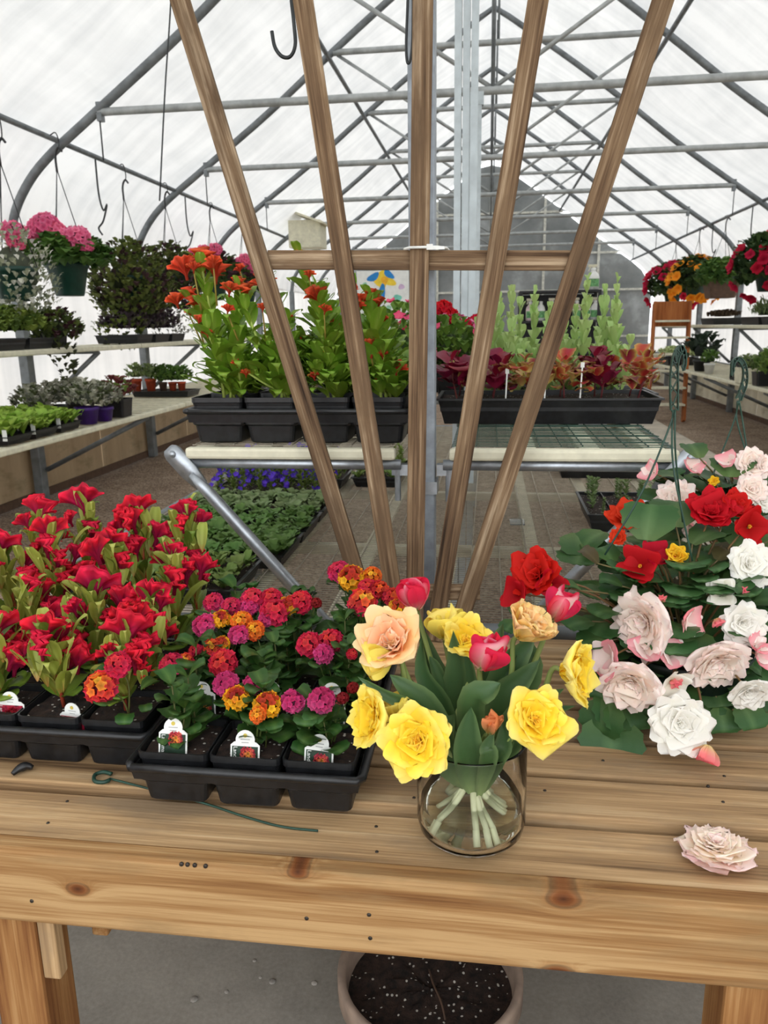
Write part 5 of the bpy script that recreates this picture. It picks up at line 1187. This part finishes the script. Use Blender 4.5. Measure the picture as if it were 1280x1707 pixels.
for lb, px, py, Y in (('red geranium right of the steel post beyond the petunia', 738, 524, 3.5), ('red geranium partly hidden behind the fourth trellis slat', 800, 545, 3.45)):
    r = potted('potted_geranium', lb, 'potted plant', px, 640, Y, 0, 0, None, ZS+.014)
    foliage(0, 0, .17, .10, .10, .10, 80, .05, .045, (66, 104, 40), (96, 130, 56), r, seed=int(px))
    for dx, dy in ((-16, 0), (10, 4), (0, -8), (14, 10)):
        q = np.array(PY(px+dx, py+dy, Y-.05))-np.array(r.location); inst('flower_head', gerh, r, aim(q, (0, -.4, .9), 1.0)); stem_obj([(0, 0, .15), q*[.7, .7, .8], q], .003, (96, 120, 60), r)

# ================================================================ flats on the low mesh bench
def seedling_mesh(name, n, L, W, c, c2, up=.6, seed=0, tall=0):
    r = np.random.RandomState(seed); m = MB()
    for i in range(n):
        P, col = blade(L*r.uniform(.7, 1.1), W*r.uniform(.8, 1.1), up*r.uniform(.4, 1.1), 1.2+r.uniform(-.3, .3), nu=3, nv=5, cup=.25, a=.7, b=.6, cols=((0, c), (1, c2)), vein=np.minimum(np.array(c2)*1.2, 255), va=.4, wmin=.12, seed=1)
        P = rotz(P, i*2.4+r.uniform(-.3, .3)); P[..., 2] += tall*i/n; m.grid(P, col)
    return m.mesh(name, M['fleck'])
def plug_flat(label, x0, y0, x1, y1, z, nx, ny, protos, h=.055, s=(.8, 1.2), jit=.01, name='seedling', rz=0):
    t = flat_tray('nursery_flat', label, x0, y0, x1, y1, z, h, None, 'black', rz); X, Y = (x1-x0), (y1-y0)
    for i in range(nx):
        for j in range(ny):
            inst(name, rnd.choice(protos), t, TRS(((i+.5)/nx*X-X/2+rnd.uniform(-jit, jit), (j+.5)/ny*Y-Y/2+rnd.uniform(-jit, jit), h*.8), rnd.uniform(0, 6), rnd.uniform(-.15, .15), rnd.uniform(*s)))
    return t
sd_dark = [seedling_mesh('seedling', 11, .055, .022, (66, 98, 44), (98, 128, 66), .9, k) for k in range(3)]
sd_dull = [seedling_mesh('seedling', 9, .055, .03, (84, 106, 64), (122, 138, 94), .9, 10+k) for k in range(3)]
sd_light = [seedling_mesh('seedling', 10, .06, .018, (86, 110, 50), (122, 142, 76), .8, 20+k) for k in range(3)]
ZT2 = ZB-.004
plug_flat('black flat of dense dark green seedlings nearest the left brace', -1.26, 2.42, -.68, 2.72, ZT2, 8, 5, sd_dark, s=(1.2, 1.7))
plug_flat('black flat of dark green seedlings in the middle of the mesh bench', -1.28, 2.75, -.68, 3.04, ZT2, 8, 5, sd_dark, s=(1.1, 1.5))
plug_flat('black flat of dull grey green seedlings just before the lobelia', -1.30, 3.07, -.68, 3.36, ZT2, 8, 5, sd_dull, s=(1.1, 1.5))
plug_flat('black flat of light green narrow leaved seedlings behind the red celosia', -1.30, 2.06, -.74, 2.38, ZT2, 7, 4, sd_light, s=(1.2, 1.6))
lob = [seedling_mesh('seedling', 26, .035, .011, (74, 92, 38), (112, 128, 58), .7, 40+k, .09) for k in range(3)]
vio = star_flower(9, .019, (120, 90, 210), (74, 40, 176))
for a, (lb, x0, x1, y0) in enumerate((('flat of violet flowering lobelia, nearer the left brace', -1.30, -.76, 3.42), ('flat of violet flowering lobelia in the farther row', -1.30, -.72, 3.74))):
    t = plug_flat(lb, x0, y0, x1, y0+.29, ZT2, 8, 4, lob, s=(.9, 1.4))
    for k in range(190 if a == 0 else 150):
        q = np.array([rnd.uniform(-.29, .25), rnd.uniform(-.17, .13), .12+rnd.uniform(-.06, .075)]); inst('blossom', vio, t, aim(q, (rnd.uniform(-.6, .6), -.7, .8), rnd.uniform(.7, 1.2)))
t = plug_flat('flat of low green foliage with one yellow flower right of the lobelia', -.68, 3.8, -.44, 4.3, ZT2, 4, 7, sd_light+lob, s=(.9, 1.4))
inst('blossom', star_flower(12, .02, (240, 200, 40), (246, 212, 60)), t, aim(np.array(PY(558, 790, 3.9))-np.array(t.location), (0, -.8, .6)))
herb = [seedling_mesh('seedling', 22, .03, .018, (84, 104, 62), (116, 132, 84), .9, 60+k, .10) for k in range(3)]
t = plug_flat('black divided flat of small herbs right of the bare mesh', .40, 3.0, .80, 3.42, ZT2, 4, 4, herb, h=.075, s=(.6, 1.3), jit=.02)
for x in (-.1, .0, .1): t_ = MB(); t_.box((x-.002, -.2, .02), (x+.002, .2, .074)); inst('divider', t_.mesh('divider', M['black'], False), t)
flat_tray('nursery_flat', 'empty black flat under the right shelf front', .38, 4.1, .95, 4.4, ZT2, .07)
m = MB(); p = PZ(862, 870, ZB); m.box((p[0]-.03, p[1]-.04, ZB-.004), (p[0]+.03, p[1]+.05, ZB+.001)); m.box((p[0]-.028, p[1]-.01, ZB+.001), (p[0]+.02, p[1]-.006, ZB+.02))
M['scrap'] = glass('clear_plastic', (235, 238, 235), .25, 1.2); o = m.build('plastic_scrap', M['scrap'], smooth=False, loc=(p[0], p[1], ZB)); tag(o, 'scrap of clear plastic lying on the bare wire mesh', 'litter')

# ================================================================ left wall bench and shelf
ZLB = .806; ZLU = 1.37
let = [seedling_mesh('seedling', 14, .15, .06, (104, 140, 44), (150, 178, 76), .7, 80+k, .03) for k in range(3)]
for lb, y0 in (('black flat of light green lettuce like plants at the left frame edge', 4.40), ('black flat of light green leaves, second from the frame edge', 4.71), ('black flat of light green leaves beside the purple pots', 5.02)):
    t = plug_flat(lb, -3.46, y0, -2.95, y0+.27, ZLB, 5, 3, let, s=(.9, 1.3))
    for dx in (.12, .22): mm = MB(); mm.box((dx, -.135, .03), (dx+.03, -.132, .10)); inst('tag_strip', mm.mesh('tag_strip', M['white'], False), t)
def bench_pot(name, label, px, Y, X, z, potmat, pr, ph, fol, group=None, round_=True):
    r = thing(name, label, 'potted plant', (X, Y, z), 0, group)
    if round_: m = MB(); m.lathe([(0, 0), (pr*.72, 0), (pr*.95, ph*.8), (pr*1.04, ph*.8), (pr*1.04, ph), (pr*.93, ph), (pr*.9, ph*.85), (0, ph*.85)], 20); inst('pot', m.mesh('pot', M[potmat]), r)
    else: inst('pot', square_pot_mesh(pr*2, pr*1.7, ph, potmat), r)
    c1, c2, c3, n, L, W, rr, hh = fol
    foliage(0, 0, ph+hh*.35, rr, rr, hh, n, L, W, c1, c2, r, seed=int(abs(X*Y*100)), c3=c3, zmin=-.3); return r
F_SIL = ((120, 124, 104), (176, 172, 160), (84, 92, 60), 90, .05, .035, .15, .13)
F_RED = ((96, 44, 48), (124, 66, 66), (120, 140, 70), 80, .05, .04, .15, .12)
F_GRN = ((64, 92, 40), (106, 132, 62), None, 70, .05, .03, .12, .12)
F_PAL = ((108, 128, 80), (150, 164, 112), None, 50, .05, .03, .10, .10)
bench_pot('potted_plant', 'purple pot with grey silver leaves beside the lettuce flats', 0, 5.52, -3.02, ZLB, 'purplepot', .09, .13, F_SIL)
bench_pot('potted_plant', 'second purple pot with silver leaves, half behind the first', 0, 5.70, -2.98, ZLB, 'purplepot', .075, .11, F_SIL)
bench_pot('potted_plant', 'square black pot with dark red leaves at the bench edge', 0, 5.98, -3.0, ZLB, 'black', .095, .15, F_RED, round_=False)
for k in range(3): bench_pot('potted_plant', 'black pot with silver leaves at the rear of the left bench, %s from the front' % ORD[k].replace('front', 'first'), 0, 5.45+.3*k, -3.4, ZLB, 'black', .08, .12, F_SIL)
p = PZ(228, 660, ZLB)
tt = flat_tray('nursery_flat', 'long black tray of small pots beside the terracotta pots on the left bench', -3.72, 7.75, -3.1, 8.1, ZLB, .06)
for k, (px, mt_, lb) in enumerate(((228, 'terra', 'small terracotta pot with pale sprig, left of the pair'), (252, 'terra', 'small terracotta pot with pale sprig, right of the pair'), (272, 'brownpot', 'small brown pot with green seedling right of the terracotta pair'), (288, 'terra', 'tiny clay pot with green seedling, second from tray end'), (303, 'terra', 'tiny clay pot with dense green plant at tray end'))):
    Y = 7.85+.02*k; q = PY(px, 645, Y); bench_pot('potted_plant', lb, 0, Y, q[0], ZLB+.055, mt_, .058 if k < 2 else .045, .13 if k < 2 else .09, F_PAL if k < 2 else F_GRN)
for k, (y0, fc, lb) in enumerate(((5.0, ((72, 96, 40), (124, 148, 66)), 'upper shelf flat of green plants at the left frame edge'), (5.36, ((78, 104, 44), (134, 154, 70)), 'upper shelf flat of green plants beside the trailing vine'))):
    t = flat_tray('nursery_flat', lb, -3.75, y0, -3.32, y0+.32, ZLU, .08)
    foliage(0, 0, .15, .24, .19, .14, 230, .06, .045, fc[0], fc[1], t, seed=90+k, zmin=-.2, shell=.3)
r = thing('trailing_plant', 'dark leaved trailing plant spilling over the upper left shelf', 'potted plant', (-3.42, 5.86, ZLU)); inst('pot', square_pot_mesh(.16, .13, .12), r)
foliage(.02, 0, .13, .2, .2, .15, 150, .055, .04, (58, 70, 40), (104, 118, 56), r, seed=95, zmin=-.6, c3=(66, 40, 44)); foliage(.1, -.05, -.08, .08, .14, .26, 45, .045, .035, (48, 50, 40), (80, 90, 50), r, name='trailing_stems', seed=96, zmin=-1)
for k in range(3):
    t = flat_tray('nursery_flat', 'black flat of dark purple foliage on the upper left shelf, %s' % ('nearest', 'middle one', 'farthest')[k], -3.75, 7.15+.42*k, -3.32, 7.5+.42*k, ZLU, .08)
    foliage(0, 0, .16, .24, .2, .17, 200, .06, .03, (58, 44, 54), (96, 84, 88), t, seed=100+k, zmin=-.2, shell=.3, c3=(110, 110, 90))

# ================================================================ right wall bench and shelf
ZRB = .791; ZRU = 1.436
cr = thing('plastic_crate', 'black open lattice crate on the right bench', 'crate', (3.42, 9.9, ZRB)); m = MB()
X, Y, H = .42, .3, .27
for z in (.0, .09, .18, .25):
    for a, c in (((-X, -Y, z), (X, -Y, z)), ((-X, Y, z), (X, Y, z)), ((-X, -Y, z), (-X, Y, z)), ((X, -Y, z), (X, Y, z))): m.bar(a, c, .02, .03)
for x in np.linspace(-X, X, 9):
    for y in (-Y, Y): m.bar((x, y, 0), (x, y, .26), .03, .02)
for y in np.linspace(-Y, Y, 6):
    for x in (-X, X): m.bar((x, y, 0), (x, y, .26), .02, .03)
m.box((-X, -Y, 0), (X, Y, .015)); inst('lattice', m.mesh('lattice', M['black'], False), cr); foliage(0, 0, .2, .35, .22, .1, 120, .06, .04, (70, 90, 50), (110, 128, 76), cr, seed=110, zmin=0)
for lb, X, Y, mt_, pr, ph, F_, rd in (('cream pot of pale leaves before the black crate', 2.98, 9.55, 'cream', .12, .17, F_PAL, False), ('square black pot beside the cream pot on the right bench', 3.0, 9.05, 'black', .1, .15, F_GRN, False), ('black pot of light green leaves at the right frame edge', 3.02, 8.55, 'black', .12, .12, ((84, 118, 48), (130, 156, 80), None, 120, .07, .04, .24, .24), True), ('second black pot of light green leaves behind the right frame edge pot', 3.3, 8.75, 'black', .12, .14, ((84, 118, 48), (130, 156, 80), None, 120, .07, .04, .22, .24), True),
                                 ('pot of large dark leaves on the right bench beyond the crate', 3.05, 11.8, 'black', .12, .16, ((38, 52, 40), (60, 74, 58), None, 26, .16, .10, .2, .26), True), ('small white pot beside the dark leaved plant', 3.0, 11.2, 'white', .07, .14, F_GRN, True)):
    bench_pot('potted_plant', lb, 0, Y, X, ZRB, mt_, pr, ph, F_, round_=rd)
t = flat_tray('nursery_flat', 'flat of pale whitish green foliage far down the right bench', 2.93, 13.4, 3.5, 14.3, ZRB, .1); foliage(0, 0, .14, .33, .5, .12, 260, .08, .06, (150, 164, 110), (206, 214, 170), t, seed=120, zmin=0, shell=.3)
for k, (y0, lb, c1_, c2_, hh) in enumerate(((9.6, 'upper right shelf flat of grassy green plants nearest the frame edge', (84, 104, 60), (130, 146, 96), .24), (10.4, 'upper right shelf flat of grassy green plants, second one', (84, 104, 60), (130, 146, 96), .2), (12.4, 'upper right shelf flat of low dark seedlings', (64, 52, 40), (96, 84, 62), .04))):
    t = flat_tray('nursery_flat', lb, 3.32, y0, 3.8, y0+.7, ZRU, .1); foliage(0, 0, .12, .24, .34, hh, 220, .07, .014 if hh > .1 else .03, c1_, c2_, t, seed=130+k, zmin=0, shell=.25, th=(.1, .5))
st = thing('step_stand', 'slanted brown wooden step stand with white treads near the right bench', 'stand', (2.72, 12.6, 0))
M['brownwood'] = wood('orange_brown_wood', [(110, 58, 28), (158, 92, 48), (182, 116, 66)], 16, 1)
for x in (2.45, 2.98): plank('side_rail', (x, 12.3, 0), (x+.12, 12.95, 1.78), .04, .14, M['brownwood'], st, .004, up=(0, -1, .3))
plank('back_board', (2.84, 12.99, 1.42), (2.84, 13.0, 1.8), .56, .03, M['brownwood'], st, .004, up=(0, -1, 0))
for k in range(6): z = .25+.25*k; plank('tread', (2.46+.12*z/1.78, 12.3+.36*z, z), (2.97+.12*z/1.78, 12.3+.36*z, z), .22, .03, M['cream'], st, .004)

# ================================================================ hanging baskets from the side purlins
def hang_basket(name, label, X, Y, zp, pr, ph, potmat, zrim_hook=.72, group=None, square=False):
    """zp is the height of the pot's base; wires run up to the purlin"""
    r = thing(name, label, 'hanging basket', (X, Y, zp), 0, group)
    if square:
        inst('pot', square_pot_mesh(pr*2, pr*1.5, ph, potmat), r)
    else:
        b = MB(); b.lathe([(0, 0), (pr*.62, 0), (pr*.66, .015), (pr*.92, ph*.85), (pr, ph*.86), (pr, ph), (pr*.94, ph), (pr*.9, ph*.85), (0, ph*.85)], 28); inst('pot', b.mesh('pot', M[potmat]), r)
    hz = ph+zrim_hook
    for k in range(3):
        a = k*2*PI/3+.5; m = MB(); m.tube([(pr*.97*math.cos(a), pr*.97*math.sin(a), ph), (0, 0, hz)], .004, 5); inst('strand', m.mesh('strand', M['wire']), r)
    m = MB(); m.tube(smooth_path([(0, 0, hz-.02), (0, 0, hz+.1), (.03, 0, hz+.16), (.06, 0, hz+.13)], 14), .009, 6); inst('hook', m.mesh('hook', M['black']), r)
    top = 3.0+.03-zp; m = MB(); m.tube(smooth_path([(0, 0, hz+.13), (.035, 0, hz+.16), (.04, 0, (hz+.16+top)/2), (.02, 0, top), (-.03, 0, top-.02)], 16), .005, 5); inst('wire', m.mesh('wire', M['wire']), r)
    return r
G_GER = ((54, 88, 36), (92, 126, 56))
r = hang_basket('hanging_basket', 'dark green hanging basket of pink geraniums at upper left', -3.46, 6.25, PY(97, 494, 6.25)[2], .175, .26, 'greenpot')
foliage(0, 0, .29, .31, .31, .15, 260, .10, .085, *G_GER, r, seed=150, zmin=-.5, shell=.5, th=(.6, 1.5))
for px, py, s in ((75, 374, 1.5), (55, 390, 1.2), (128, 397, 1.5), (104, 394, 1.2), (45, 398, .9), (92, 385, 1.2), (145, 410, .8), (63, 378, 1.2)):
    q = np.array(PY(px, py, 6.1))-np.array(r.location); inst('flower_head', gerp, r, aim(q, (rnd.uniform(-.4, .4), -.5, .9), s*1.55, rnd.uniform(0, 6))); stem_obj([(0, 0, .3), q*[.8, .8, .75], q], .005, (96, 120, 60), r)
r = hang_basket('hanging_basket', 'hanging basket of silvery trailing foliage cut by the left frame edge', -3.5, 5.55, 1.72, .17, .24, 'greenpot')
foliage(0, 0, .2, .32, .32, .34, 380, .04, .025, (120, 130, 104), (170, 172, 150), r, seed=151, zmin=-.9, hang=.25, c3=(214, 214, 206))
q = np.array(PY(22, 386, 5.6))-np.array(r.location); inst('flower_head', gerp, r, aim(q, (.2, -.6, .8), 1.9)); inst('flower_head', gerp, r, aim(q+[.02, 0, -.07], (.2, -.6, .5), 1.5)); stem_obj([(0, 0, .2), q*[.8, .8, .6], q], .005, (96, 120, 60), r)
r = hang_basket('hanging_basket', 'large hanging basket of dense olive green trailing foliage', -3.5, 7.5, 1.75, .18, .26, 'greenpot')
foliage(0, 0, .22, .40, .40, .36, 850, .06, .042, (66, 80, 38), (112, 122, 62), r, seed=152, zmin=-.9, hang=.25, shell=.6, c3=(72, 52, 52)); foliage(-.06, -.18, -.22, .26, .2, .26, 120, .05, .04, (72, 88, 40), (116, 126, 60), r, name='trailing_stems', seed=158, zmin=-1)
r = hang_basket('hanging_basket', 'hanging basket of dark green and purple foliage behind the olive one', -3.5, 8.5, 1.8, .18, .26, 'greenpot')
foliage(0, 0, .24, .38, .38, .38, 600, .06, .045, (56, 66, 38), (98, 106, 56), r, seed=153, zmin=-.9, hang=.3, c3=(84, 54, 66)); foliage(.0, -.1, -.2, .3, .25, .22, 120, .04, .02, (130, 132, 120), (160, 160, 150), r, name='trailing_stems', seed=159, zmin=-1)
for Y, lb in ((9.9, 'hanging basket of pink geraniums just behind the tallest orange celosia'), (11.2, 'far hanging basket of dark foliage and pink flowers left of the trellis')):
    r = hang_basket('hanging_basket', lb, -3.5, Y, 1.85, .18, .26, 'greenpot'); foliage(0, 0, .3, .34, .34, .26, 260, .10, .08, (48, 66, 36), (84, 104, 50), r, seed=int(Y*10), zmin=-.6, c3=(80, 50, 60))
    for k in range(6): q = np.array([rnd.uniform(-.3, .3), -.2, .56+rnd.uniform(-.1, .08)]); inst('flower_head', gerp, r, aim(q, (0, -.5, .9), 2.0)); stem_obj([(0, 0, .3), q*.7+[0, 0, .1], q], .005, (96, 120, 60), r)
redb = bloom('blossom', 'red', 71); oranb = bloom('blossom', 'yellow', 72); crim = star_flower(14, 1.0, (170, 14, 50), (206, 24, 66), 6)
orab = star_flower(15, 1.0, (236, 140, 20), (244, 170, 50), 6)
def rbasket(label, Y, z, protos, n, fol, s, pr=.19, potmat='greenpot', square=False, rr=.36, hh=.30, X=3.5, zc=.3):
    r = hang_basket('hanging_basket', label, X, Y, z, pr, .28, potmat, square=square)
    foliage(0, 0, zc, rr, rr, hh, 300, .11, .09, fol[0], fol[1], r, seed=int(Y*10), zmin=-.6, shell=.5)
    if n: blooms(r, 0, 0, zc-.02, rr*1.05, rr*1.05, hh*1.1, n, protos, s, zmin=-.85)
    return r
DK = ((40, 60, 34), (72, 94, 50))
rbasket('hanging basket of crimson begonias nearest on the right', 10.7, PY(1240, 487, 10.7)[2], [crim, crim], 46, DK, (.075, .11), rr=.42, hh=.38)
r = rbasket('hanging basket of white begonias cut by the right frame edge', 9.55, 1.95, [bm_.get(('white', 0)) or bloom('blossom', 'white', 77)], 14, DK, (.08, .11), X=3.58)
rbasket('square brown hanging basket of green foliage without flowers', 12.8, PY(1165, 498, 12.8)[2], [], 0, ((58, 86, 40), (100, 126, 60)), (.1, .1), potmat='brownpot', square=True, pr=.24, hh=.24, rr=.34)
rbasket('hanging basket of orange begonias beside the brown basket', 14.3, PY(1125, 500, 14.3)[2], [orab], 36, DK, (.09, .13), rr=.42, hh=.36)
rbasket('farthest hanging basket of red begonias on the right', 16.0, PY(1090, 505, 16.0)[2], [crim], 36, DK, (.1, .14), rr=.48, hh=.40)
for k, (X, Y) in enumerate(((3.5, 11.6), (3.5, 13.5), (-3.5, 7.0), (-3.5, 9.1))):
    o = pipe('spare_hook', smooth_path([(X, Y, 3.02), (X, Y, 2.7), (X+.03, Y, 2.55), (X+.07, Y, 2.6), (X+.02, Y, 2.46), (X-.03, Y, 2.4), (X+.0, Y, 2.34)], 30), .008, M['wire'], None, 6)
    tag(o, ('spare twisted hook on the right purlin, nearer', 'spare twisted hook on the right purlin, farther', 'spare twisted hook on the left purlin between the first two baskets', 'spare twisted hook on the left purlin before the pink geraniums')[k], 'hook', 'spare hooks on the purlins')

# ================================================================ far end: shelving with bottles, painted board, cream vent box
a, c = PY(866, 485, 10), PY(1003, 485, 10); SH = thing('shelving_unit', 'black shelving unit holding spray bottles behind the pale plants', 'shelf', ((a[0]+c[0])/2, 10.2, 0))
zt = a[2]
for z in (zt, zt-.36, zt-.75, zt-1.15): pbox('shelf_board', (a[0], 10.0, z-.03), (c[0], 10.42, z), M['blackdull'], SH)
for x in (a[0]+.02, c[0]-.02):
    for y in (10.02, 10.4): pbox('upright', (x-.02, y-.02, 0), (x+.02, y+.02, zt), M['blackdull'], SH)
pbox('back_panel', (a[0]+.03, 10.40, .3), (c[0]-.03, 10.415, zt-.04), M['blackdull'], SH)
bodies = []
def bottle(label, x, y, z, h, rb, mat_, trig=True, group='bottles on the black shelving unit'):
    r = thing('spray_bottle' if trig else 'bottle', label, 'bottle', (x, y, z), 0, group); m = MB()
    m.lathe([(0, 0), (rb, 0), (rb, h*.5), (rb*.85, h*.6), (rb*.36, h*.72), (rb*.34, h*.76), (0, h*.76)], 18); inst('body', m.mesh('body', M[mat_]), r)
    m = MB(); m.lathe([(rb*.42, h*.74), (rb*.42, h*.84), (0, h*.84)], 14); inst('cap', m.mesh('cap', M['white']), r)
    if trig:
        m = MB(); m.bar((-rb*.9, 0, h*.92), (rb*.5, 0, h*.92), rb*.5, h*.1); m.bar((-rb*.5, 0, h*.88), (-rb*.8, 0, h*.72), rb*.25, .012); m.bar((0, 0, h*.8), (0, 0, h*.9), rb*.4, rb*.4); inst('trigger', m.mesh('trigger', M['cream'], False), r)
    m = MB(); an = np.linspace(-PI*.85, -PI*.15, 8); m.grid(np.array([[(rb*1.01*math.cos(q), rb*1.01*math.sin(q), zz) for zz in (h*.12, h*.42)] for q in an])); inst('label_band', m.mesh('label_band', M['labelgreen']), r)
    return r
M['labelgreen'] = plain('green_bottle_label', (96, 150, 96), .5, var=.3, scale=40); M['bluebottle'] = plain('teal_bottle', (40, 120, 120), .4); M['pinkbottle'] = plain('pale_pink_bottle', (226, 206, 204), .4)
p = PY(988, 478, 10.15); bottle('large white spray bottle with green label on top of the black shelving', p[0], 10.15, zt, .31, .075, 'white')
for k, (px, mt_, lb) in enumerate(((884, 'pinkbottle', 'pale bottle at the left end of the top bottle row'), (902, 'white', 'white bottle, second from left in the bottle row'), (921, 'white', 'white bottle, third from left in the bottle row'), (938, 'pinkbottle', 'pale pink bottle near the middle of the bottle row'), (962, 'pinkbottle', 'pale bottle right of the trellis slat in the bottle row'), (978, 'white', 'white spray bottle at the right of the bottle row'), (992, 'white', 'white bottle at the right end of the bottle row'))):
    bottle(lb, PY(px, 500, 10.15)[0], 10.15, zt-.36, .28, .052, mt_, k % 2 == 0)
bottle('teal bottle on the lower board of the black shelving', PY(962, 560, 10.15)[0], 10.15, zt-.75, .26, .07, 'bluebottle', False)

a, c = PY(594, 452, 8.6), PY(682, 530, 8.6); BZ = a[2]
PB = thing('painted_board', 'white board painted with a blue and yellow flower behind the celosia', 'painting', ((a[0]+c[0])/2, 8.6, 0))
pbox('panel', (a[0], 8.6, .75), (c[0], 8.62, BZ), M['white'], PB)
for x in (a[0]+.05, c[0]-.05): pbox('leg', (x-.02, 8.62, 0), (x+.02, 8.66, BZ-.1), M['brownpot'], PB)
def paint(name, px, py, r, c, sy=1, rot=0, n=14):
    key = 'paint'+str(c)
    if key not in M: M[key] = plain('paint', c, .6, var=.06)
    q = PY(px, py, 8.598); m = MB(); an = np.arange(n)*2*PI/n; rr_ = r/FPX*8.6*(1+.12*np.sin(an*3+px))
    x = rr_*np.cos(an); z = rr_*sy*np.sin(an); X = x*math.cos(rot)-z*math.sin(rot); Z = x*math.sin(rot)+z*math.cos(rot)
    V = [(q[0]+u, 8.5985-paint.k, q[2]+v) for u, v in zip(X, Z)]+[(q[0]+u, 8.5999, q[2]+v) for u, v in zip(X, Z)]; paint.k += .0002
    m.add(V, [tuple(range(n))]+[(i+n, (i+1) % n+n, (i+1) % n, i) for i in range(n)]); m.build(name, M[key], PB, False)
paint.k = 0
yb = (238, 206, 60); bl = (36, 130, 200); gr = (40, 150, 100)
for px, py, r_, c, sy, ro in ((634, 460, 11, yb, .6, .6), (645, 458, 9, yb, .6, -.9), (650, 470, 10, yb, .6, -.2), (630, 470, 9, yb, .6, 2.6), (638, 476, 9, yb, .6, 1.3), (622, 462, 11, bl, .5, .5), (648, 457, 10, bl, .5, -.7), (637, 486, 13, bl, .4, 1.5), (641, 467, 6, (240, 180, 40), 1, 0), (632, 505, 16, gr, .16, 1.45), (634, 522, 8, gr, .4, .6), (662, 497, 7, (120, 200, 180), .8, .3), (648, 513, 4, (150, 200, 170), 1, 0), (669, 478, 5, (206, 180, 210), .8, .2), (606, 500, 5, (230, 160, 170), .8, 0), (608, 475, 4, (150, 200, 170), 1, 0)):
    paint('painted_mark', px, py, r_, c, sy, ro)
vb = thing('vent_box', 'cream vent box with a sloped lid hung high at the far left', 'vent', (-3.0, 13.2, PY(505, 412, 13)[2])); z0 = PY(505, 412, 13)[2]
m = MB(); m.box((-3.28, 13.0, z0), (-2.75, 13.5, z0+.42)); m.build('box', M['cream'], vb, False)
plank('lid', (-3.34, 13.2, z0+.60), (-2.68, 13.2, z0+.36), .62, .03, M['cream'], vb, .004)
pipe('hanging_rod', [(-2.9, 13.25, z0+.42), (-2.9, 13.25, 3.3)], .008, M['wire'], vb)
